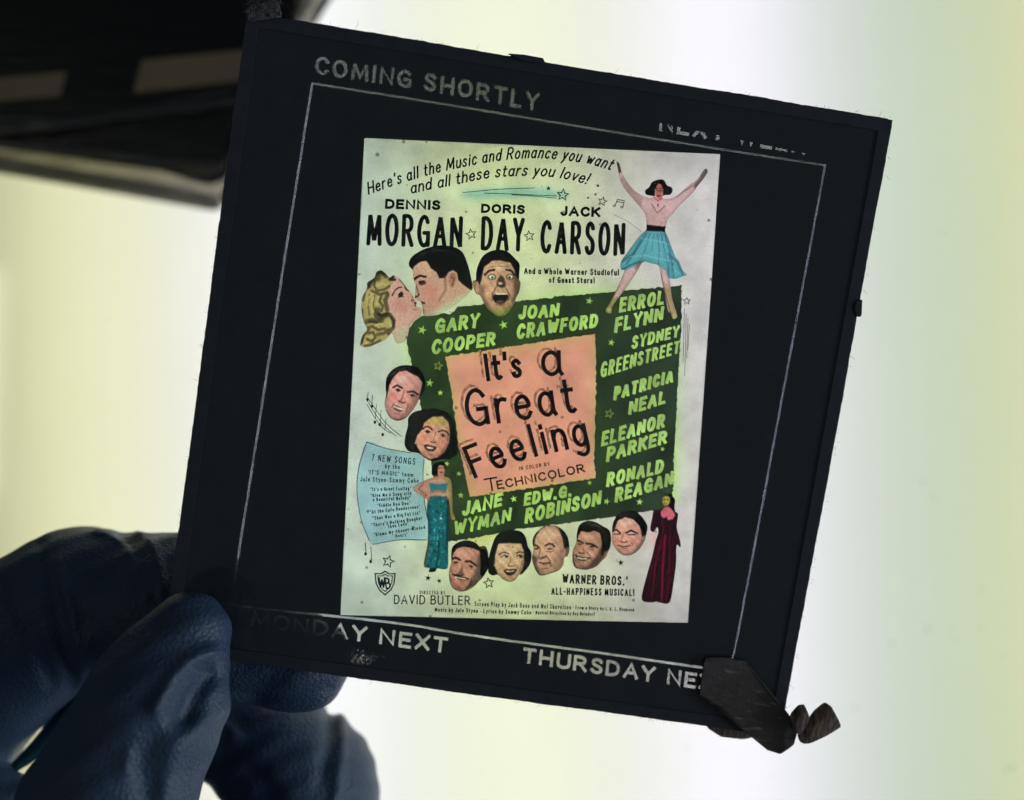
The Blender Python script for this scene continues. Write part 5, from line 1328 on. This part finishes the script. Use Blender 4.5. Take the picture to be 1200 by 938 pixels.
def glove():
    h = 0.00045
    def J(u, v, dz, r):
        """A joint seen at pixel (u, v), dz millimetres above the film plane, radius r pixels there."""
        z = ZS + dz * 0.001
        return np.array(tuple(at(u, v, z))), r * (ZC - z) / F
    ZS = slide_z(230, 755)
    lo = np.array(tuple(at(-300, 1330, ZS - 0.052)))[:3]; hi = np.array(tuple(at(480, 570, ZS - 0.052)))
    lo = np.array((lo[0], lo[1], max(0.004, ZS - 0.055))); hi = np.array((hi[0], hi[1], ZS + 0.026))
    n = np.ceil((hi - lo) / h).astype(int)
    ax = [lo[i] + h * np.arange(n[i]) for i in range(3)]
    X, Y, Z = np.meshgrid(*ax, indexing="ij")
    X = X.astype(np.float32); Y = Y.astype(np.float32); Z = Z.astype(np.float32)
    U = (X / (ZC - Z) * F + CU); Vv = (-Y / (ZC - Z) * F + CV)
    def cone(a, b):
        (p, ra), (q, rb) = a, b
        ba = q - p; L2 = ba @ ba
        t = ((X - p[0]) * ba[0] + (Y - p[1]) * ba[1] + (Z - p[2]) * ba[2]) / L2
        t = np.clip(t, 0, 1)
        t2 = t * t * (3 - 2 * t) * .35 + t * .65
        return np.sqrt((X - p[0] - t * ba[0]) ** 2 + (Y - p[1] - t * ba[1]) ** 2 + (Z - p[2] - t * ba[2]) ** 2) - (ra + (rb - ra) * t2)
    def smin(a, b, k):
        q = np.maximum(k - np.abs(a - b), 0) / k
        return np.minimum(a, b) - q * q * k * .25
    def chain(js, k=0.003):
        d = cone(js[0], js[1])
        for a, b in zip(js[1:-1], js[2:]):
            d = smin(d, cone(a, b), k)
        return d
    def line_d(pts):
        d = np.full(X.shape, 1e9, np.float32)
        for a, b in zip(pts[:-1], pts[1:]):
            abx, aby = b[0] - a[0], b[1] - a[1]
            t = np.clip(((U - a[0]) * abx + (Vv - a[1]) * aby) / (abx * abx + aby * aby), 0, 1)
            d = np.minimum(d, np.hypot(U - a[0] - t * abx, Vv - a[1] - t * aby))
        return d
    def ridge(d, pts, amp, wd):
        q = line_d(catmull(pts, 5))
        return d - amp * np.exp(-(q / wd) ** 2)
    thumb = chain([J(221, 741, 6.3, 47), J(192, 800, 8.2, 64), J(172, 850, 9.6, 75), J(129, 938, 11, 89), J(80, 1050, 10, 104), J(0, 1180, 4, 130)], 0.004)
    # pressed-in glove: the hollow by the thumb pad and its rim, slack folds below it
    thumb = ridge(thumb, [(240, 792), (230, 808), (214, 840)], -0.0016, 13)
    thumb = ridge(thumb, [(250, 764), (224, 775), (200, 800), (182, 832)], 0.0010, 8)
    thumb = ridge(thumb, [(262, 835), (226, 856), (203, 890), (192, 945)], 0.0006, 12)
    thumb = ridge(thumb, [(178, 865), (168, 900), (172, 940)], -0.0006, 14)
    thumb = ridge(thumb, [(150, 880), (148, 910)], 0.0004, 6)
    index = chain([J(-75, 800, -13, 122), J(92, 707, -13, 81), J(205, 712, -11, 80), J(262, 745, -9.3, 69), J(354, 777, -7.8, 57)], 0.004)
    index = ridge(index, [(112, 622), (132, 628), (146, 640), (160, 662), (172, 700)], 0.0006, 3.2)
    index = ridge(index, [(158, 620), (176, 636), (186, 662), (190, 700)], 0.00055, 4.0)
    index = ridge(index, [(140, 628), (158, 650), (168, 690)], -0.0005, 6)
    index = ridge(index, [(64, 655), (76, 690), (88, 735), (94, 790)], 0.0006, 5)
    index = ridge(index, [(48, 640), (62, 690), (72, 740), (82, 800)], -0.0006, 9)
    index = ridge(index, [(8, 680), (22, 715), (44, 760), (60, 800)], -0.0006, 9)
    index = ridge(index, [(102, 740), (104, 770), (98, 800)], 0.0004, 3.5)
    index = ridge(index, [(262, 806), (300, 814), (340, 816), (385, 806)], -0.0004, 6)
    middle = chain([J(110, 808, -26, 60), J(262, 848, -25, 55), J(325, 882, -24, 66), J(358, 925, -24, 78), J(372, 1010, -25, 76), J(300, 1130, -24, 80)], 0.004)
    middle = ridge(middle, [(400, 838), (402, 870), (398, 905), (392, 945)], 0.0006, 6)
    middle = ridge(middle, [(385, 835), (385, 870), (376, 915)], -0.0006, 8)
    middle = ridge(middle, [(240, 860), (262, 850), (275, 862)], 0.0006, 6)
    middle = ridge(middle, [(262, 880), (300, 905), (322, 940)], -0.0006, 12)
    ring = chain([J(40, 1010, -30, 60), J(180, 1062, -31, 66), J(290, 1085, -31, 66), J(330, 1150, -31, 66), J(250, 1230, -27, 66)], 0.004)
    little = chain([J(30, 1110, -30, 52), J(150, 1170, -31, 56), J(250, 1200, -31, 56), J(270, 1260, -30, 54)], 0.004)
    palm = chain([J(-78, 806, -19, 124), J(-204, 965, -21, 150), J(-130, 1150, -16, 175), J(-220, 1330, -14, 170)], 0.008)
    heel = chain([J(-50, 998, -7, 99), J(-60, 1150, -8, 150)], 0.006)
    heel = ridge(heel, [(16, 935), (30, 912)], 0.0004, 6)
    d = smin(palm, heel, 0.0015)
    d = smin(d, index, 0.0035)
    d = smin(d, thumb, 0.0012)
    for fng in (middle, ring, little):
        d = smin(d, fng, 0.0010)
    # loose nitrile: low folds everywhere
    d = d - 0.00016 * np.sin(X * 520 + Y * 240 + 1) * np.sin(Y * 430 - Z * 300) - 0.0001 * np.sin(X * 900 - Y * 1200 + Z * 700)
    d[:, :, 0] = np.maximum(d[:, :, 0], h); 
    for A in (d[0], d[-1], d[:, 0], d[:, -1], d[:, :, -1]):
        np.maximum(A, h * .3, out=A)
    V, Q = surface_nets(d, lo, h)
    me = bpy.data.meshes.new("gloved_hand")
    me.vertices.add(len(V)); me.vertices.foreach_set("co", V.astype(np.float32).ravel())
    me.loops.add(Q.size); me.loops.foreach_set("vertex_index", Q.ravel().astype(np.int32))
    me.polygons.add(len(Q)); me.polygons.foreach_set("loop_start", np.arange(0, Q.size, 4, dtype=np.int32)); me.polygons.foreach_set("loop_total", np.full(len(Q), 4, np.int32))
    me.update(calc_edges=True); me.validate()
    bm = bmesh.new(); bm.from_mesh(me)
    for _ in range(3):
        bmesh.ops.smooth_vert(bm, verts=bm.verts, factor=0.5, use_axis_x=True, use_axis_y=True, use_axis_z=True)
    bmesh.ops.recalc_face_normals(bm, faces=bm.faces)
    bm.to_mesh(me); bm.free()
    me.shade_smooth()
    o = bpy.data.objects.new("gloved_hand", me)
    COL.objects.link(o)
    tag(o, "hand in a dark blue nitrile glove pinching the slide's lower left corner", "gloved hand")
    # nitrile
    m, nt, out = material("blue_nitrile")
    p = node(nt, "ShaderNodeBsdfPrincipled")
    p.inputs["Base Color"].default_value = (0.037, 0.066, 0.122, 1)
    p.inputs["Roughness"].default_value = 0.48
    p.inputs["Specular IOR Level"].default_value = 0.4
    p.subsurface_method = "RANDOM_WALK"
    p.inputs["Subsurface Weight"].default_value = 0.3
    p.inputs["Subsurface Radius"].default_value = (0.25, 0.6, 1.0)
    p.inputs["Subsurface Scale"].default_value = 0.0035
    tc = node(nt, "ShaderNodeTexCoord")
    n1 = node(nt, "ShaderNodeTexNoise", i_Scale=2600.0, i_Detail=3.0)
    n2 = node(nt, "ShaderNodeTexVoronoi", i_Scale=2200.0)
    n3 = node(nt, "ShaderNodeTexNoise", i_Scale=140.0, i_Detail=4.0)
    for q in (n1, n2, n3): nt.links.new(tc.outputs["Object"], q.inputs["Vector"])
    ad = node(nt, "ShaderNodeMath", operation="ADD"); nt.links.new(n1.outputs["Fac"], ad.inputs[0]); nt.links.new(n2.outputs["Distance"], ad.inputs[1])
    b1 = node(nt, "ShaderNodeBump"); b1.inputs["Distance"].default_value = 0.0001
    b2 = node(nt, "ShaderNodeBump"); b2.inputs["Distance"].default_value = 0.0003
    nt.links.new(ad.outputs[0], b1.inputs["Height"]); nt.links.new(n3.outputs["Fac"], b2.inputs["Height"]); nt.links.new(b2.outputs[0], b1.inputs["Normal"]); nt.links.new(b1.outputs[0], p.inputs["Normal"])
    nt.links.new(p.outputs[0], out.inputs[0])
    me.materials.append(m)
    return o, J, ZS
HAND, HJ, HZ = glove()

# the slack web of glove between thumb and forefinger, thin enough to glow
def web():
    m, nt, out = material("thin_nitrile")
    t = node(nt, "ShaderNodeBsdfTranslucent"); t.inputs[0].default_value = (0.14, 0.28, 0.34, 1)
    d = node(nt, "ShaderNodeBsdfDiffuse"); d.inputs[0].default_value = (0.05, 0.1, 0.16, 1)
    ms = node(nt, "ShaderNodeMixShader"); ms.inputs[0].default_value = 0.25
    nt.links.new(t.outputs[0], ms.inputs[1]); nt.links.new(d.outputs[0], ms.inputs[2]); nt.links.new(ms.outputs[0], out.inputs[0])
    A = [(84, 800), (66, 838), (44, 868), (14, 900)]
    B = [(120, 800), (84, 838), (56, 880), (18, 906)]
    A = catmull(A, 5); B = catmull(B, 5)
    n = len(A); k = 6
    V = []
    for i in range(n):
        for j in range(k):
            t = j / (k - 1)
            u, v = A[i] * (1 - t) + B[i] * t
            V.append(tuple(at(u - 6 * (1 - t), v, HZ - 0.013 - 0.0015 * math.sin(t * 3.1))))
    Fc = [(i * k + j, i * k + j + 1, (i + 1) * k + j + 1, (i + 1) * k + j) for i in range(n - 1) for j in range(k - 1)]
    o = mesh_obj("glove_web", V, Fc, m, HAND, True)
    md = o.modifiers.new("thickness", "SOLIDIFY"); md.thickness = 0.00012
web()
